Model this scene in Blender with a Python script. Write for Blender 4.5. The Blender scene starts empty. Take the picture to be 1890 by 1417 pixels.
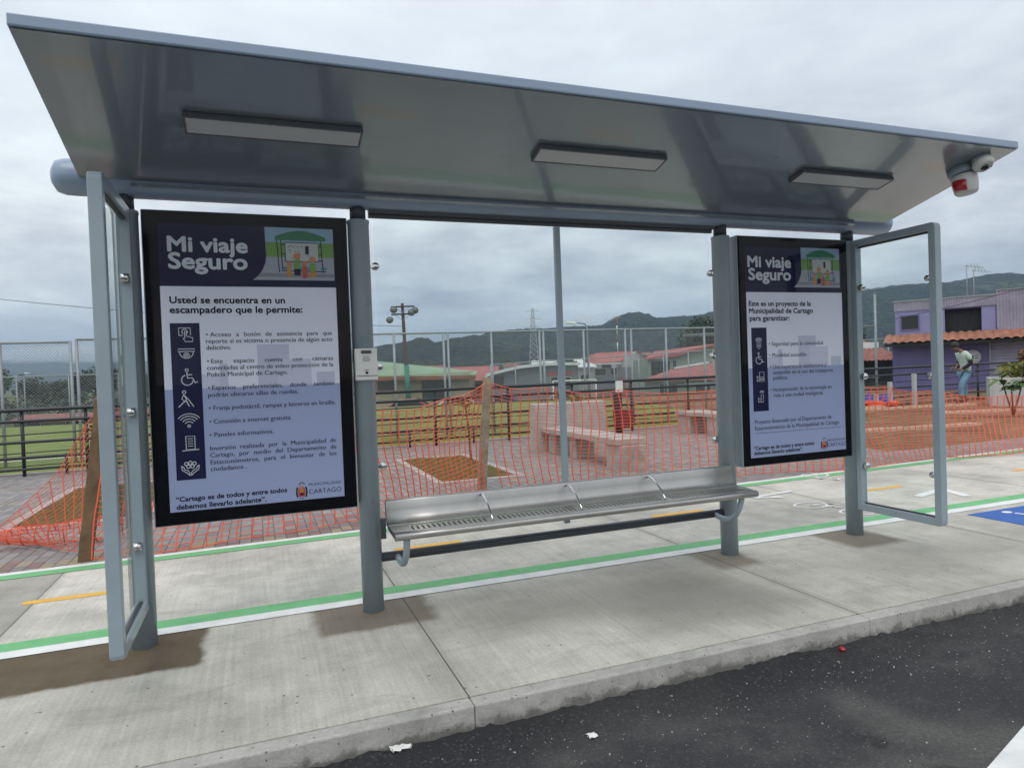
import bpy, math, random
from mathutils import Vector, Matrix, noise
HEAD1 = [('Mi viaje', -0.444, 2.266, -0.02, 2.271), ('Seguro', -0.442, 2.168, -0.024, 2.171)]
SUB1 = [('Usted se encuentra en un', -0.447, 1.969, 0.181, 1.968), ('escampadero que le permite:', -0.448, 1.913, 0.28, 1.91)]
BODY1 = [('• Acceso a botón de asistencia para que', -0.265, 1.775, 0.451, 1.77), ('reporte si es víctima o presencia de algún acto', -0.267, 1.736, 0.451, 1.732), ('delictivo.', -0.267, 1.696, -0.132, 1.695), ('• Este espacio cuenta con cámaras', -0.265, 1.619, 0.451, 1.614), ('conectadas al centro de video protección de la', -0.267, 1.579, 0.451, 1.576), ('Policía Municipal de Cartago.', -0.267, 1.541, 0.18, 1.536), ('• Espacios preferenciales, donde también', -0.266, 1.465, 0.451, 1.457), ('podrán ubicarse sillas de ruedas.', -0.268, 1.42, 0.236, 1.419), ('• Franja podotáctil, rampas y letreros en braille.', -0.267, 1.344, 0.456, 1.34), ('• Conexión a internet gratuita.', -0.267, 1.263, 0.191, 1.262), ('• Paneles informativos.', -0.269, 1.186, 0.085, 1.183), ('Inversión realizada por la Municipalidad de', -0.27, 1.108, 0.449, 1.104), ('Cartago, por medio del Departamento de', -0.271, 1.068, 0.449, 1.063), ('Estacionómetros, para el bienestar de los', -0.271, 1.027, 0.448, 1.022), ('ciudadanos .', -0.271, 0.986, -0.075, 0.984)]
QUOTE1 = [('“Cartago es de todos y entre todos', -0.46, 0.823, 0.147, 0.822), ('debemos llevarlo adelante”.', -0.459, 0.782, 0.026, 0.773)]
LOGO1 = [('MUNICIPALIDAD', 0.275, 0.847, 0.468, 0.845), ('CARTAGO', 0.275, 0.797, 0.469, 0.797)]
HEAD2 = [('Mi viaje', 3.659, 2.258, 4.087, 2.264), ('Seguro', 3.665, 2.156, 4.083, 2.162)]
SUB2 = [('Este es un proyecto de la', 3.657, 1.952, 4.284, 1.952), ('Municipalidad de Cartago', 3.659, 1.894, 4.305, 1.894), ('para garantizar:', 3.662, 1.836, 4.059, 1.833)]
BODY2 = [('• Seguridad para la comunidad.', 3.842, 1.634, 4.41, 1.631), ('• Movilidad accesible.', 3.843, 1.543, 4.23, 1.54), ('• Una experiencia satisfactoria y', 3.846, 1.451, 4.432, 1.447), ('sostenible en el uso del transporte', 3.878, 1.405, 4.5, 1.401), ('público.', 3.877, 1.36, 4.023, 1.359), ('• Incorporación de la tecnología en', 3.846, 1.269, 4.48, 1.263), ('ruta a una ciudad inteligente.', 3.877, 1.223, 4.394, 1.217), ('Proyecto financiado por el Departamento de', 3.681, 1.018, 4.471, 1.013), ('Estacionómetros de la Municipalidad de Cartago.', 3.681, 0.968, 4.559, 0.963)]
QUOTE2 = [('“Cartago es de todos y entre todos', 3.664, 0.814, 4.276, 0.807), ('debemos llevarlo adelante”.', 3.665, 0.772, 4.156, 0.769)]
LOGO2 = [('MUNICIPALIDAD', 4.42, 0.826, 4.627, 0.827), ('CARTAGO', 4.422, 0.782, 4.629, 0.784)]
PANEL1 = [(-0.569, 2.513), (0.574, 2.494), (-0.585, 0.684), (0.565, 0.687)]
PANEL2 = [(3.564, 2.497), (4.687, 2.519), (3.552, 0.684), (4.713, 0.651)]
POST1 = [(-0.491, 2.415), (0.493, 2.436), (-0.498, 0.758), (0.488, 0.773)]
POST2 = [(3.628, 2.41), (4.612, 2.43), (3.641, 0.747), (4.637, 0.745)]
NAVY1 = [(-0.494, 2.066), (0.481, 2.066)]
NAVY2 = [(3.62, 2.061), (4.616, 2.061)]
COL1 = [(-0.448, 1.853), (-0.293, 1.852), (-0.457, 0.943), (-0.301, 0.946)]
COL2 = [(3.668, 1.779), (3.821, 1.777), (3.679, 1.115), (3.826, 1.113)]
ILL1 = [(0.081, 2.424), (0.481, 2.426), (0.006, 2.108), (0.48, 2.107)]
ILL2 = [(4.196, 2.424), (4.609, 2.428), (4.114, 2.103), (4.6, 2.102)]
ICON1 = [(-0.372, 1.789), (-0.372, 1.671), (-0.368, 1.538), (-0.39, 1.411), (-0.375, 1.287), (-0.374, 1.158), (-0.378, 1.013)]
ICON2 = [(3.742, 1.655), (3.744, 1.533), (3.747, 1.385), (3.749, 1.229)]
CREST1 = [(0.202, 0.877), (0.263, 0.773)]
CREST2 = [(4.352, 0.862), (4.418, 0.764)]
RULE2 = [(3.685, 0.941), (4.574, 0.939)]
RIDGE_NEAR = [(67.697, 723.311, 29.121), (118.321, 704.053, 21.497), (128.217, 700.521, 32.331), (138.886, 696.569, 36.399), (147.844, 693.201, 37.166), (157.465, 689.646, 41.275), (167.973, 685.682, 41.419), (173.009, 683.681, 36.167), (180.919, 680.71, 36.975), (194.163, 675.763, 39.818), (215.226, 667.837, 41.227), (228.171, 662.865, 36.783), (256.661, 651.928, 27.232), (293.13, 638.025, 20.171), (329.714, 624.132, 15.911)]
RIDGE_MAIN = [(320.941, 1055.626, 45.207), (358.988, 1041.681, 67.514), (404.552, 1024.559, 71.88), (462.293, 1002.748, 71.351), (528.309, 977.823, 71.377), (549.482, 970.078, 84.65), (570.367, 962.31, 90.878), (582.761, 957.638, 91.268), (599.129, 951.396, 87.972), (608.763, 947.635, 81.415), (652.571, 931.128, 83.204), (677.358, 921.783, 83.984), (698.207, 914.012, 89.331), (768.703, 887.559, 98.0), (835.043, 862.66, 105.952), (930.254, 826.856, 113.639), (967.616, 812.854, 119.213), (1008.988, 797.286, 121.981), (1046.097, 783.263, 121.39), (1066.73, 775.474, 121.453), (1099.972, 763.031, 127.19), (1124.904, 753.698, 131.493), (1149.691, 744.354, 132.273), (1161.905, 739.667, 128.26), (1174.082, 734.977, 123.366), (1264.452, 700.672, 113.603), (1428.498, 638.277, 89.448)]
RIDGE_FAR = [(-2329.133, 4303.74, 176.065), (-1609.723, 4031.766, 157.769), (-1129.977, 3850.461, 148.987), (-890.734, 3759.757, 129.224), (-675.037, 3678.155, 120.661), (-171.114, 3487.8, 116.051), (309.997, 3306.609, 140.576), (670.016, 3170.648, 139.113), (1029.511, 3034.643, 124.841), (1269.174, 2943.974, 115.326)]
MISTS = [((351.182, 1018.035, 74.62), (40, 40, 9)), ((391.265, 1013.692, 79.929), (50, 40, 11)), ((431.967, 998.326, 80.054), (55, 40, 9)), ((480.723, 979.881, 78.118), (45, 40, 10)), ((515.12, 961.612, 81.508), (38, 40, 9)), ((905.369, 809.61, 118.136), (45, 40, 11)), ((958.84, 800.262, 126.133), (40, 40, 8)), ((872.947, 832.495, 115.622), (50, 40, 12)), ((995.586, 786.443, 129.025), (30, 30, 6)), ((-985.037, 3635.453, 153.097), (300, 160, 34)), ((-648.51, 3540.324, 145.783), (260, 160, 42)), ((-1419.052, 3799.65, 170.328), (300, 160, 34)), ((-837.85, 3633.632, 168.986), (200, 160, 30))]
CAM = [0.9346599232291922, -0.35360131748514134, -0.037107090723642336, 0.04094606422035889, 0.003379190216280678, 0.9991556439806283, 0.35317736016633716, 0.9353901268167493, -0.017636975922275852]

HAZE=.00024
R_=math.radians
random.seed(7)
scene=bpy.context.scene
COL=scene.collection
# ---------------------------------------------------------------- camera
cam_d=bpy.data.cameras.new('camera'); cam=bpy.data.objects.new('camera',cam_d); COL.objects.link(cam)
cam_d.sensor_width=36.0; cam_d.lens=23.77; cam_d.clip_start=0.05; cam_d.clip_end=20000
r=CAM
cam.matrix_world=Matrix(((r[0],r[3],-r[6],0),(r[1],r[4],-r[7],0),(r[2],r[5],-r[8],1.5),(0,0,0,1)))
scene.camera=cam
# ---------------------------------------------------------------- light
SUN_EL,SUN_AZ=R_(58),R_(205)          # azimuth measured clockwise from +Y
world=bpy.data.worlds.new('World'); scene.world=world; world.use_nodes=True
scene.view_settings.view_transform='Standard'; scene.view_settings.look='None'
scene.cycles.volume_bounces=2
scene.view_settings.exposure=0.0; scene.view_settings.gamma=1.0
sun_d=bpy.data.lights.new('sun','SUN'); sun=bpy.data.objects.new('sun',sun_d); COL.objects.link(sun)
sun_d.energy=1.0; sun_d.angle=R_(35); sun_d.color=(1.0,0.965,0.92)
sv=Vector((math.sin(SUN_AZ)*math.cos(SUN_EL),math.cos(SUN_AZ)*math.cos(SUN_EL),math.sin(SUN_EL)))
sun.rotation_euler=sv.to_track_quat('Z','Y').to_euler()
# node helper
class NT:
    def __init__(s,tree): s.t=tree; s.n=tree.nodes; s.l=tree.links
    def add(s,typ,**kw):
        nd=s.n.new(typ)
        ins=kw.pop('ins',{})
        for k,v in kw.items(): setattr(nd,k,v)
        for k,v in ins.items(): s.set(nd.inputs[k],v)
        return nd
    def set(s,sock,v):
        if isinstance(v,bpy.types.NodeSocket): s.l.new(v,sock)
        elif isinstance(v,bpy.types.Node): s.l.new(v.outputs[0],sock)
        else: sock.default_value=v
    def m(s,op,a,b=0.0,c=0.0):
        nd=s.n.new('ShaderNodeMath'); nd.operation=op
        s.set(nd.inputs[0],a); s.set(nd.inputs[1],b); s.set(nd.inputs[2],c); return nd.outputs[0]
    def mix(s,f,a,b,blend='MIX'):
        nd=s.n.new('ShaderNodeMix'); nd.data_type='RGBA'; nd.blend_type=blend
        s.set(nd.inputs[0],f)
        for k,v in ((6,a),(7,b)):
            if isinstance(v,tuple) and len(v)==3: v=v+(1,)
            s.set(nd.inputs[k],v)
        return nd.outputs[2]
    def noise(s,vec,scale,detail=4,rough=.55,dist=0):
        nd=s.add('ShaderNodeTexNoise'); s.set(nd.inputs['Vector'],vec)
        nd.inputs['Scale'].default_value=scale; nd.inputs['Detail'].default_value=detail
        nd.inputs['Roughness'].default_value=rough; nd.inputs['Distortion'].default_value=dist
        return nd.outputs[0]
    def ramp(s,f,*stops):
        nd=s.n.new('ShaderNodeValToRGB'); e=nd.color_ramp.elements
        while len(e)<len(stops): e.new(0.5)
        for i,(p,c) in enumerate(stops):
            e[i].position=p; e[i].color=(c if isinstance(c,tuple) else (c,c,c))[:3]+(1,)
        s.set(nd.inputs[0],f); return nd.outputs[0]
    def xyz(s,vec):
        nd=s.add('ShaderNodeSeparateXYZ'); s.set(nd.inputs[0],vec); return nd.outputs
    def comb(s,x,y,z):
        nd=s.add('ShaderNodeCombineXYZ'); s.set(nd.inputs[0],x); s.set(nd.inputs[1],y); s.set(nd.inputs[2],z); return nd.outputs[0]
    def step(s,v,a,b):     # smooth 0..1 between a and b
        nd=s.n.new('ShaderNodeMapRange'); nd.interpolation_type='SMOOTHSTEP'
        s.set(nd.inputs[0],v); s.set(nd.inputs[1],a); s.set(nd.inputs[2],b); return nd.outputs[0]
# world: Nishita sky under a deck of grey cloud
w=NT(world.node_tree); w.n.clear()
sky=w.add('ShaderNodeTexSky',sky_type='NISHITA',sun_disc=False,sun_elevation=SUN_EL,sun_rotation=SUN_AZ,air_density=1.0,dust_density=1.5)
tc=w.add('ShaderNodeTexCoord'); g=tc.outputs['Generated']
gx,gy,gz=w.xyz(g)
up=w.m('MAXIMUM',gz,0.0)
den=w.m('ADD',up,0.13)
pv=w.comb(w.m('DIVIDE',gx,den),w.m('DIVIDE',gy,den),0.3)
n1=w.noise(pv,0.75,6,.55,.4); n2=w.noise(pv,2.6,5,.6,.3); n3=w.noise(w.comb(gx,gy,w.m('MULTIPLY',gz,2.6)),5.5,5,.55,.2)
grad=w.ramp(up,(0.0,(.70,.735,.755)),(.06,(.66,.70,.725)),(.15,(.77,.81,.84)),(.24,(.90,.945,.99)),(.40,(.86,.935,1.01)),(.62,(.95,1.0,1.06)),(1.0,(1.15,1.16,1.18)))
d1=w.m('ADD',w.m('MULTIPLY',n1,0.34),w.m('ADD',w.m('MULTIPLY',n3,0.46),w.m('MULTIPLY',n2,0.20)))
amp=w.ramp(up,(0.0,.55),(.10,1.0),(.22,.75),(.34,.28),(.6,.2))
sh=w.m('ADD',1.0,w.m('MULTIPLY',w.m('SUBTRACT',d1,0.5),w.m('MULTIPLY',amp,3.9)))
sh=w.m('ADD',sh,w.m('MULTIPLY',w.m('SUBTRACT',.30,gx),.16))
cl=w.mix(1.0,grad,w.comb(sh,sh,w.m('ADD',w.m('MULTIPLY',sh,.85),.15)),'MULTIPLY')
sc=w.mix(1.0,cl,(10,10,10),'MULTIPLY')
fin=w.mix(0.965,sky.outputs[0],sc)
bg=w.add('ShaderNodeBackground',ins={'Color':fin,'Strength':0.10})
wo=w.add('ShaderNodeOutputWorld'); w.l.new(bg.outputs[0],wo.inputs[0])

# ---------------------------------------------------------------- materials
MATS={}
def newmat(name):
    m=bpy.data.materials.new(name); m.use_nodes=True
    t=NT(m.node_tree); t.n.clear()
    b=t.add('ShaderNodeBsdfPrincipled'); o=t.add('ShaderNodeOutputMaterial'); t.l.new(b.outputs[0],o.inputs[0])
    MATS[name]=m
    return m,t,b,o
def bump(t,b,h,strength=.3,dist=.01):
    n=t.add('ShaderNodeBump'); n.inputs['Strength'].default_value=strength; n.inputs['Distance'].default_value=dist
    t.set(n.inputs['Height'],h); t.l.new(n.outputs[0],b.inputs['Normal'])
def pos(t): return t.add('ShaderNodeNewGeometry').outputs['Position']
def obj_c(t): return t.add('ShaderNodeTexCoord').outputs['Object']
def P(name,col,rough=.6,metal=0,var=.12,scale=8,bs=0,bscale=60,coat=0,coat_r=.05,spec=.5,dirt=None,wave=0):
    m,t,b,o=newmat(name)
    v=obj_c(t)
    n=t.noise(v,scale,5,.6)
    lo=tuple(max(0,c*(1-var)) for c in col); hi=tuple(min(1,c*(1+var)) for c in col)
    c=t.ramp(n,(.3,lo),(.7,hi))
    if dirt:
        f=t.step(t.noise(v,dirt[1],6,.7),dirt[2],dirt[2]+.18); c=t.mix(f,c,dirt[0])
    t.set(b.inputs['Base Color'],c)
    b.inputs['Metallic'].default_value=metal
    t.set(b.inputs['Roughness'],t.m('ADD',rough-.06,t.m('MULTIPLY',t.noise(v,scale*2.3,3),.12)))
    b.inputs['Coat Weight'].default_value=coat; b.inputs['Coat Roughness'].default_value=coat_r
    b.inputs['Specular IOR Level'].default_value=spec
    if bs: bump(t,b,t.noise(v,bscale,4),bs,.01)
    elif wave: bump(t,b,t.noise(v,wave,2),.06,.05)
    return m
GREY=P('grey_paint',(.285,.35,.395),.42,0,.10,2.5,coat=.3,coat_r=.15,dirt=((.20,.235,.25),5,.60))
ROOFP=P('roof_paint',(.255,.33,.45),.34,.0,.05,1.2,coat=.35,coat_r=.10)
SOFFIT=P('soffit_paint',(.215,.25,.295),.30,.25,.05,1.2,coat=.8,coat_r=.06)
STEEL=P('brushed_steel',(.46,.45,.435),.40,1.0,.08,5)
CHROME=P('chrome',(.6,.6,.6),.15,1.0,.03)
DARK=P('dark_paint',(.05,.057,.07),.4,0,.1,6)
BLACK=P('black_plastic',(.022,.023,.026),.3,0,.1,4)
BEZEL=P('display_black',(.004,.004,.006),.5,0,.05,4,spec=.08)
LAMPF=P('lamp_frame_paint',(.10,.11,.125),.35,0,.06,4)
DIFF=P('lamp_diffuser',(.55,.55,.58),.35,0,.03,3)
WHITEP=P('white_plastic',(.66,.66,.64),.4,0,.04,6)
LENS=P('black_lens',(.01,.01,.012),.08,0,.02,coat=.5)
RED=P('red_plastic',(.42,.012,.02),.2,0,.1,4,coat=.6)
NAVY=P('navy_ink',(.012,.012,.052),.6,0,.03,spec=.15)
NAVY2=P('navy_ink_column',(.012,.014,.055),.5,0,.03,spec=.15)
INKW=P('white_ink',(.62,.63,.68),.5,0,.02)
PAPERL=P('print_blue_grey',(.37,.42,.62),.55,0,.03,2,spec=.15); PAPERM=P('print_skyline',(.56,.58,.71),.55,0,.03,2,spec=.15); PAPERB=P('print_skyline_pale',(.62,.63,.76),.55,0,.03,2,spec=.15)
PAPER=P('poster_paper',(.80,.80,.90),.55,0,.03,2,spec=.15)
INK=P('dark_ink',(.012,.011,.03),.5,0,.02,spec=.15)
def pmat(n,c): return P(n,c,.55,0,.03)
ILS=pmat('print_sky',(.28,.42,.55)); ILG=pmat('print_green',(.16,.33,.07)); ILR=pmat('print_roof_green',(.03,.19,.09))
ILP=pmat('print_grey',(.36,.37,.42)); ILRD=pmat('print_road_grey',(.22,.23,.27)); ILSK=pmat('print_skin',(.55,.22,.09)); ILRED=pmat('print_red',(.5,.06,.04)); ILO=pmat('print_orange',(.55,.23,.03)); ILT=pmat('print_teal',(.08,.26,.33)); ILW=pmat('print_cream',(.5,.52,.5))
WOOD=P('grey_timber',(.30,.235,.17),.8,0,.3,9,.5,40,dirt=((.13,.10,.075),4,.55))
PLANK=P('pale_plank',(.55,.41,.31),.8,0,.25,6,.4,40)
WOODD=P('brown_timber',(.155,.095,.05),.8,0,.35,7,.5,40,dirt=((.07,.05,.03),4,.55))
NETM=P('orange_plastic',(.74,.10,.035),.45,0,.12,2)
RAILM=P('black_rail_paint',(.016,.018,.026),.35,0,.15,4)
GALV=P('galvanised_steel',(.28,.31,.33),.5,.2,.15,5)
WIRE=P('fence_wire',(.26,.285,.31),.55,.3,.1,5)
WHITEM=P('white_metal',(.7,.71,.7),.5,0,.08,5)
CONC_L=P('pale_concrete',(.41,.385,.36),.85,0,.16,5,.35,70,dirt=((.26,.235,.21),2.2,.58))
CONC_W=P('planter_concrete',(.46,.47,.46),.85,0,.1,3,.25,60,dirt=((.33,.33,.32),2,.6))
SOIL=P('soil',(.105,.068,.036),.95,0,.4,9,.9,30)
LEAF=P('leaf',(.07,.145,.025),.55,0,.45,3); LEAFY=P('yellow_leaf',(.23,.24,.035),.55,0,.4,4); LEAFR=P('russet_leaf',(.16,.07,.022),.55,0,.35,5)
LEAFD=P('dark_leaf',(.030,.052,.022),.6,0,.5,.9)
BARK=P('bark',(.10,.075,.05),.9,0,.3,10,.6,40)
SKIN=P('skin',(.23,.115,.07),.5,0,.06); HAIR=P('hair',(.010,.008,.008),.5,0,.2,20); SHIRT=P('pale_shirt',(.46,.55,.50),.85,0,.08,9); LIME=P('lime_cloth',(.20,.55,.27),.8,0,.06); SLEEVE=P('navy_cloth',(.013,.012,.028),.8,0,.1); JEANS=P('denim',(.16,.28,.40),.85,0,.3,7,.3,30); SHOE=P('shoe',(.05,.04,.04),.6)
PURP=P('purple_wall',(.15,.135,.31),.75,0,.1,1.5,dirt=((.12,.10,.27),1.4,.58)); PURP_L=P('pale_purple_wall',(.25,.245,.44),.75,0,.08,1.5)
def corr(name,col,axis_scale,rough=.5,dark=.6):
    m,t,b,o=newmat(name); v=obj_c(t)
    n=t.noise(v,1.7,5,.6); c=t.ramp(n,(.3,tuple(k*.8 for k in col)),(.7,tuple(min(1,k*1.12) for k in col)))
    t.set(b.inputs['Base Color'],c); b.inputs['Roughness'].default_value=rough
    return m
CORR=corr('corrugated_metal',(.33,.31,.40),1); SHUT=corr('shutter_metal',(.37,.36,.50),1)
TILE=P('clay_tile',(.34,.145,.09),.75,0,.35,3.5); TILED=P('old_red_tile',(.27,.10,.085),.8,0,.45,5)
DARKW=P('dark_opening',(.018,.018,.022),.3,0,.2,2); DARKWALL=P('dark_wall',(.045,.05,.055),.9,0,.3,2)
ROOFG=P('green_roof',(.22,.33,.20),.6,0,.2,.6); BEIGE=P('beige_wall',(.38,.325,.22),.85,0,.12,.8); ROOFR=P('red_roof',(.37,.105,.095),.65,0,.25,.7); WALLG=P('green_wall',(.27,.32,.26),.85,0,.1,.6); WALLW=P('white_wall',(.46,.45,.43),.85,0,.15,.7); WALLGR=P('grey_wall',(.20,.215,.24),.8,0,.12,.7); ROOFW=P('white_roof',(.72,.74,.72),.6,0,.08,.8); BROWN=P('brown_trim',(.26,.10,.06),.8,0,.2,2)
PAINTG=P('green_pole_paint',(.03,.21,.15),.6,0,.15,3); POLEW=P('pole_timber',(.07,.05,.042),.9,0,.3,3)
CARW=P('white_car_paint',(.62,.63,.65),.25,0,.04,coat=.8); CARG=P('grey_car_paint',(.22,.24,.27),.25,0,.04,coat=.8); CARB=P('blue_car_paint',(.06,.07,.22),.25,0,.04,coat=.8); CARR=P('red_car_paint',(.33,.04,.045),.25,0,.04,coat=.8); GLASSD=P('dark_glass',(.02,.025,.03),.1,0,.05,coat=.5); TYRE=P('tyre',(.012,.012,.012),.8)
PYL=P('pylon_steel',(.36,.37,.39),.6,.2,.1); PYLR=P('red_mast_paint',(.33,.13,.08),.6); WHITEROPE=P('white_paper',(.75,.75,.73),.8)
TARP=P('blue_plastic',(.02,.06,.34),.5,0,.3,6)
def glassmat(name,tint,rough=0.0,ior=1.5):
    m=bpy.data.materials.new(name); m.use_nodes=True; t=NT(m.node_tree); t.n.clear()
    tr=t.add('ShaderNodeBsdfTransparent'); tr.inputs[0].default_value=tint+(1,)
    gl=t.add('ShaderNodeBsdfGlossy'); gl.inputs['Color'].default_value=(1,1,1,1); gl.inputs['Roughness'].default_value=rough
    fr=t.add('ShaderNodeFresnel'); fr.inputs[0].default_value=ior
    mx=t.add('ShaderNodeMixShader'); ge=t.add('ShaderNodeNewGeometry'); t.set(mx.inputs[0],t.m('MULTIPLY',fr.outputs[0],t.m('SUBTRACT',1.0,ge.outputs['Backfacing']))); t.l.new(tr.outputs[0],mx.inputs[1]); t.l.new(gl.outputs[0],mx.inputs[2])
    o=t.add('ShaderNodeOutputMaterial'); t.l.new(mx.outputs[0],o.inputs[0]); return m
GLASS=glassmat('clear_glass',(.965,.985,.98),0,1.25); GLASSP=glassmat('display_glass',(.95,.96,.97),.01,1.24)
# concrete: broom-finished slabs with sawn joints, damp fresh-mortar patches round the posts
JX0,JP=-1.53,2.395
def concrete(name,base,y_lo,patches=(),streak=1.0,dark_slab=True):
    m,t,b,o=newmat(name); v=pos(t); x,y,z=t.xyz(v)
    big=t.noise(v,.9,4,.55); mid=t.noise(v,4.5,6,.65); fine=t.noise(v,70,3,.7); grit=t.noise(v,260,2,.6)
    br=t.noise(t.comb(t.m('MULTIPLY',x,42.0),t.m('MULTIPLY',y,1.1),0.0),1.0,3,.6)
    col=t.ramp(big,(.32,tuple(k*.72 for k in base)),(.52,base),(.72,tuple(k*1.12 for k in base)))
    f=t.m('ADD',t.m('MULTIPLY',mid,.62),t.m('ADD',t.m('MULTIPLY',fine,.62),t.m('MULTIPLY',br,.44*streak)))
    f=t.m('ADD',f,t.m('ADD',.04-.10*streak,t.m('MULTIPLY',grit,.34)))
    col=t.mix(1.0,col,t.comb(f,f,f),'MULTIPLY')
    # warm stains
    st=t.step(t.noise(t.comb(t.m('MULTIPLY',x,1.0),t.m('MULTIPLY',y,2.2),0.0),1.7,6,.68,.8),.50,.72); col=t.mix(t.m('MULTIPLY',st,.32),col,(.23,.22,.185))
    ws=t.step(t.noise(v,7.0,5,.7,.3),.55,.75); col=t.mix(t.m('MULTIPLY',ws,.22),col,(.30,.27,.22))
    vo=t.add('ShaderNodeTexVoronoi'); t.set(vo.inputs['Vector'],v); vo.inputs['Scale'].default_value=16; pk=t.m('MULTIPLY',t.m('LESS_THAN',vo.outputs['Distance'],.11),t.m('GREATER_THAN',t.xyz(vo.outputs['Color'])[0],.80)); col=t.mix(t.m('MULTIPLY',pk,.75),col,(.05,.048,.045))
    sp=t.step(t.noise(v,24,2,.5),.73,.76); col=t.mix(t.m('MULTIPLY',sp,.55),col,(.09,.085,.08))
    # slabs
    q=t.m('DIVIDE',t.m('SUBTRACT',x,JX0),JP); fl=t.m('FLOOR',q); fr=t.m('FRACT',q)
    wn=t.add('ShaderNodeTexWhiteNoise',noise_dimensions='1D'); t.set(wn.inputs['W'],t.m('ADD',fl,y_lo*3.7))
    tone=t.m('ADD',.93,t.m('MULTIPLY',wn.outputs[0],.12)); col=t.mix(1.0,col,t.comb(tone,tone,tone),'MULTIPLY')
    if dark_slab:
        dk=t.m('SUBTRACT',1.0,t.step(x,JX0-.01,JX0+.01)); dk=t.m('MULTIPLY',dk,.38); col=t.mix(dk,col,(.17,.165,.15))
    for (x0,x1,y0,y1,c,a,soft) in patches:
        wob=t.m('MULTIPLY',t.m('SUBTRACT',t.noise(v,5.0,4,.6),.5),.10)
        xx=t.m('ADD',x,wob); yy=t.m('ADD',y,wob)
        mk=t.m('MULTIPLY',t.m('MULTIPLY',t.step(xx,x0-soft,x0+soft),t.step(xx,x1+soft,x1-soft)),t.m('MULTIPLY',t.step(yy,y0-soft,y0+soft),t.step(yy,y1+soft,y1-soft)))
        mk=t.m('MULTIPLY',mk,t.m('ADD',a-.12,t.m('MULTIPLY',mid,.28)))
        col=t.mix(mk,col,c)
    e=t.m('MINIMUM',fr,t.m('SUBTRACT',1.0,fr)); gro=t.m('SUBTRACT',1.0,t.step(e,.0009,.0022))
    col=t.mix(t.m('MULTIPLY',gro,.85),col,(.035,.033,.03))
    halo=t.m('SUBTRACT',1.0,t.step(e,.0,.03)); col=t.mix(t.m('MULTIPLY',halo,t.m('MULTIPLY',mid,.42)),col,(.16,.155,.14))
    t.set(b.inputs['Base Color'],col); b.inputs['Roughness'].default_value=.85; b.inputs['Specular IOR Level'].default_value=.3
    h=t.m('ADD',t.m('MULTIPLY',br,.5*streak),t.m('ADD',t.m('MULTIPLY',fine,.3),t.m('MULTIPLY',gro,-3.0)))
    bump(t,b,h,.35,.006)
    return m
BR=(.10,.074,.040)
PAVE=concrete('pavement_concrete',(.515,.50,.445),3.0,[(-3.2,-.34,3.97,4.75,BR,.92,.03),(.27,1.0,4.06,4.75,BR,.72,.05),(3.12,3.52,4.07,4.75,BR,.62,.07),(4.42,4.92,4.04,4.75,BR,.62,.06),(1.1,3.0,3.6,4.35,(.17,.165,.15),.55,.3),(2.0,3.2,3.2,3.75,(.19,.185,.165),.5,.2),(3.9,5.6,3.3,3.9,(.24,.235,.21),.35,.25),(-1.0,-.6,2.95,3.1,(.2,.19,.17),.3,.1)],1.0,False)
LANE=concrete('lane_concrete',(.60,.58,.52),5.0,[],.8,True)
def kerbmat():
    m,t,b,o=newmat('kerb_concrete'); v=pos(t); x,y,z=t.xyz(v)
    big=t.noise(v,2.2,5,.65); fine=t.noise(v,60,4,.7); mid=t.noise(v,9,6,.7,.5)
    col=t.ramp(big,(.3,(.33,.325,.30)),(.55,(.43,.42,.395)),(.75,(.49,.48,.455)))
    f=t.m('ADD',.42,t.m('ADD',t.m('MULTIPLY',fine,.5),t.m('MULTIPLY',mid,.66))); col=t.mix(1.0,col,t.comb(f,f,f),'MULTIPLY')
    vo=t.add('ShaderNodeTexVoronoi'); t.set(vo.inputs['Vector'],v); vo.inputs['Scale'].default_value=42; pk=t.m('MULTIPLY',t.m('LESS_THAN',vo.outputs['Distance'],.20),t.m('GREATER_THAN',t.xyz(vo.outputs['Color'])[0],.86)); col=t.mix(t.m('MULTIPLY',pk,.7),col,(.04,.04,.038))
    gr=t.step(t.m('ADD',z,t.m('MULTIPLY',t.m('SUBTRACT',mid,.5),.16)),-.055,-.105); col=t.mix(t.m('MULTIPLY',gr,.75),col,(.085,.08,.07))
    t.set(b.inputs['Base Color'],col); b.inputs['Roughness'].default_value=.9; b.inputs['Specular IOR Level'].default_value=.25
    bump(t,b,t.m('SUBTRACT',t.m('ADD',mid,t.m('MULTIPLY',fine,.5)),pk),.6,.01); return m
KERBM=kerbmat()
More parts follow.
